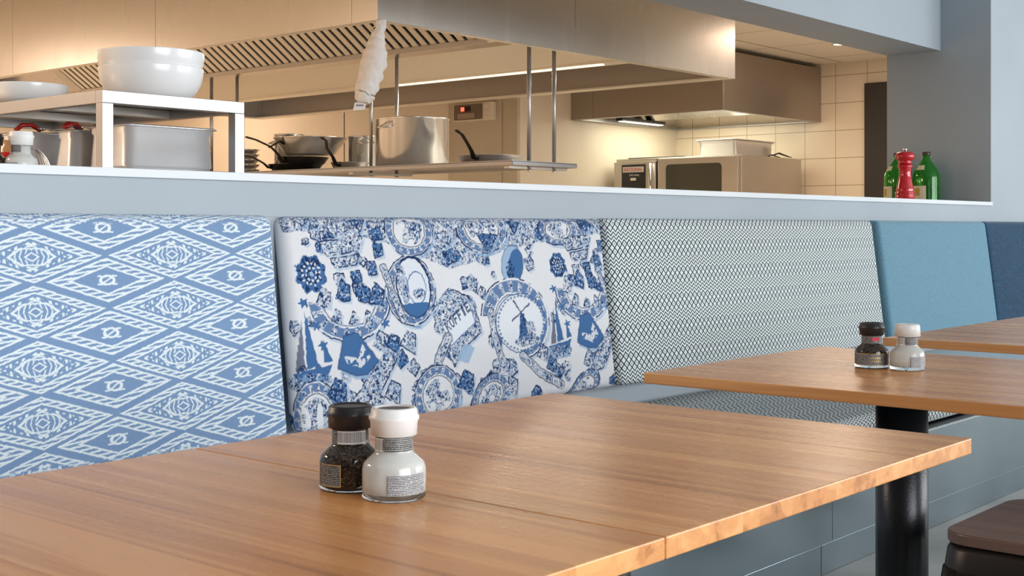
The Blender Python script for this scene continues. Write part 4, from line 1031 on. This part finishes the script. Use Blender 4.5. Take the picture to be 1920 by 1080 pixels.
def bowl(cx, cy, z, r, h, label, foot=.55, group=None, name='serving_bowl'):
    prof = [(.001, 0), (r*foot, 0), (r*foot+.004, .004)]
    for k in range(1, 10):
        q = k/9; prof.append((r*foot+(r-r*foot)*math.sin(q*PI/2)**.9, .004+(h-.006)*(1-math.cos(q*PI/2))**.85*1.0))
    prof += [(r, h), (r-.004, h)]
    for k in range(8, 0, -1):
        q = k/9; prof.append((r*foot+(r-r*foot)*math.sin(q*PI/2)**.9-.006, .009+(h-.010)*(1-math.cos(q*PI/2))**.85))
    prof.append((.001, .008))
    o = MB().lathe(prof, 64).build(name, M_CERAM); o.location = (cx, cy, z)
    return tag(o, label, 'bowl', group)
bowl(1.985, 2.985, RZ1+.001, .1365, .088, 'large white ceramic bowl on the rack, lower one of the stacked pair', .62, 'stacked white bowls')
bowl(1.985, 2.985, RZ1+.0365, .139, .094, 'large white ceramic bowl on the rack, upper one of the stacked pair', .60, 'stacked white bowls')
bowl(1.81, 3.30, RZ1+.001, .102, .052, 'low white dish on the rack left of the stacked bowls', .7)
wb = tag(MB().lathe([(.001, 0), (.04, 0), (.05, .03), (.045, .03), (.001, .005)], 24).build('small_bowl', mat('rattan', (.35, .25, .12), .7)), 'small woven brown bowl at the left end of the rack top', 'bowl'); wb.location = (1.775, 3.60, RZ1+.001)

# ------------------------------------------------------------------ pepper mill and bottles on the ledge
pm = thing('pepper_mill', 'tall shiny red wooden pepper mill on the ledge between green bottles', 'pepper mill', (6.78, 3.0, 1.1755))
body = [(.001, 0), (.050, 0), (.051, .006), (.0515, .030), (.049, .036), (.053, .042), (.053, .050), (.048, .056), (.052, .063), (.052, .071), (.046, .078), (.049, .086), (.047, .094), (.040, .125), (.034, .155), (.032, .180), (.034, .200), (.040, .212), (.041, .219), (.035, .225), (.001, .226)]
MB().lathe(body, 56).build('body', M_RED, pm)
MB().lathe([(.030, .2262), (.036, .229), (.038, .236), (.034, .242), (.036, .246), (.049, .256), (.053, .268), (.051, .280), (.042, .290), (.025, .296), (.001, .298)], 56).build('head', M_RED, pm)
MB().lathe([(.001, .298), (.008, .298), (.010, .303), (.0125, .309), (.010, .314), (.001, .316)], 20).build('knob', M_CHROME, pm)
def jug(x, y, label, rz):
    t = thing('green_glass_bottle', label, 'bottle', (x, y, 1.1755), rz, 'green wine bottles on the ledge')
    pr = [(.001, 0), (.070, 0), (.076, .006), (.077, .020), (.077, .165), (.074, .185), (.064, .210), (.048, .235), (.032, .256), (.022, .272), (.0195, .285), (.0195, .302)]
    inn = [(r-.003, max(z, .006)) for r, z in pr[2:]][::-1]
    MB().lathe(pr+inn+[(.001, .006)], 56).build('glass', M_GREEN, t)
    MB().lathe([(.001, .0065)]+[(.0735, z) for z in (.0066, .03, .06, .118)]+[(.001, .1185)], 48).build('wine', M_WINE, t)
    MB().lathe([(.0235, .296), (.0240, .306), (.0225, .314), (.001, .315)], 24).build('cap', mat('bottle_cap_dark', (.06, .035, .03), .4), t)
    lb = MB().lathe([(.0776, .032), (.0776, .118)], 16, a0=-1.05, a1=.30).build('label', mat('cream_label', (.72, .68, .50), .6), t)
    MB().lathe([(.0780, .062), (.0780, .104)], 8, a0=-.62, a1=-.18).build('label_emblem', mat('ochre_emblem', (.55, .33, .03), .5), lb)
    nl = MB(); n = 12
    for k in range(n): pass
    nl.lathe([(.0650, .2095), (.0480, .2362)], 12, a0=-.75, a1=.15); nl.build('shoulder_label', mat('cream_label', (.72, .68, .50), .6), t)
    return t
jug(7.185, 3.05, 'large green bottle right of the red pepper mill, cream label, on the ledge', fc-.64)
jug(7.179, 3.222, 'green bottle mostly hidden behind the left side of the red pepper mill', fc-1.0)

# ------------------------------------------------------------------ wrapped bundle hanging from hood corner
sb = thing('wrapped_sausage', 'long lumpy bundle in white gauze hanging from the hood corner', 'hanging bundle', (4.25, 4.50, 2.035))
rv = R_
def sp(t_, s): return Vector((rv.x*s, rv.y*s, -t_))-Vector((F.x, F.y, 0))*.05
path = [(.0, .012), (.02, .010), (.05, .004), (.08, .0), (.11, -.008), (.15, -.012), (.20, -.022), (.25, -.036), (.30, -.050), (.34, -.062), (.375, -.074), (.39, -.080)]
rads = [.022, .020, .026, .032, .040, .054, .058, .056, .053, .050, .042, .024]
P_ = []; RR = []
for i in range(len(path)-1):
    for k in range(5):
        q = k/5; a, b = path[i], path[i+1]; P_.append(sp(a[0]+(b[0]-a[0])*q, a[1]+(b[1]-a[1])*q)); RR.append((rads[i]+(rads[i+1]-rads[i])*q)*(1+.05*math.sin((i*5+k)*1.1)))
mb = MB().tube(P_, RR, 28); 
nv = []
for v in mb.v:
    n_ = .0045*math.sin(v[2]*95+v[0]*130)+.004*math.sin(v[1]*170+v[2]*60); nv.append((v[0]+n_*rv.x, v[1]+n_*rv.y, v[2]+n_*.4))
mb.v = nv; mb.build('gauze_wrap', M_CLOTH, sb)
MB().tube([sp(-.004, .014), sp(.02, -.01), sp(.045, -.034), sp(.05, -.02)], .003, 6).build('string', M_CLOTH, sb)
e = sp(.405, -.088); mb = MB().obox(e, rv*.028+Vector((0, 0, .002)), Vector((0, 0, .019))+rv*.004, F*.0012); lb = mb.build('paper_label', mat('paper_white', (.72, .74, .80), .6), sb)
def mlab(p): return Matrix(((rv.x, 0, -F.x, p.x), (rv.y, 0, -F.y, p.y), (0, 1, 0, p.z), (0, 0, 0, 1)))
mb = MB()
for k in range(4): mb.obox(e-F*.0018+rv*(-.013+.009*k)+Vector((0, 0, .003)), rv*.003, Vector((0, 0, .004)), F*.0003)
mb.build('print', mat('dark_ink', (.10, .10, .14), .6), lb)
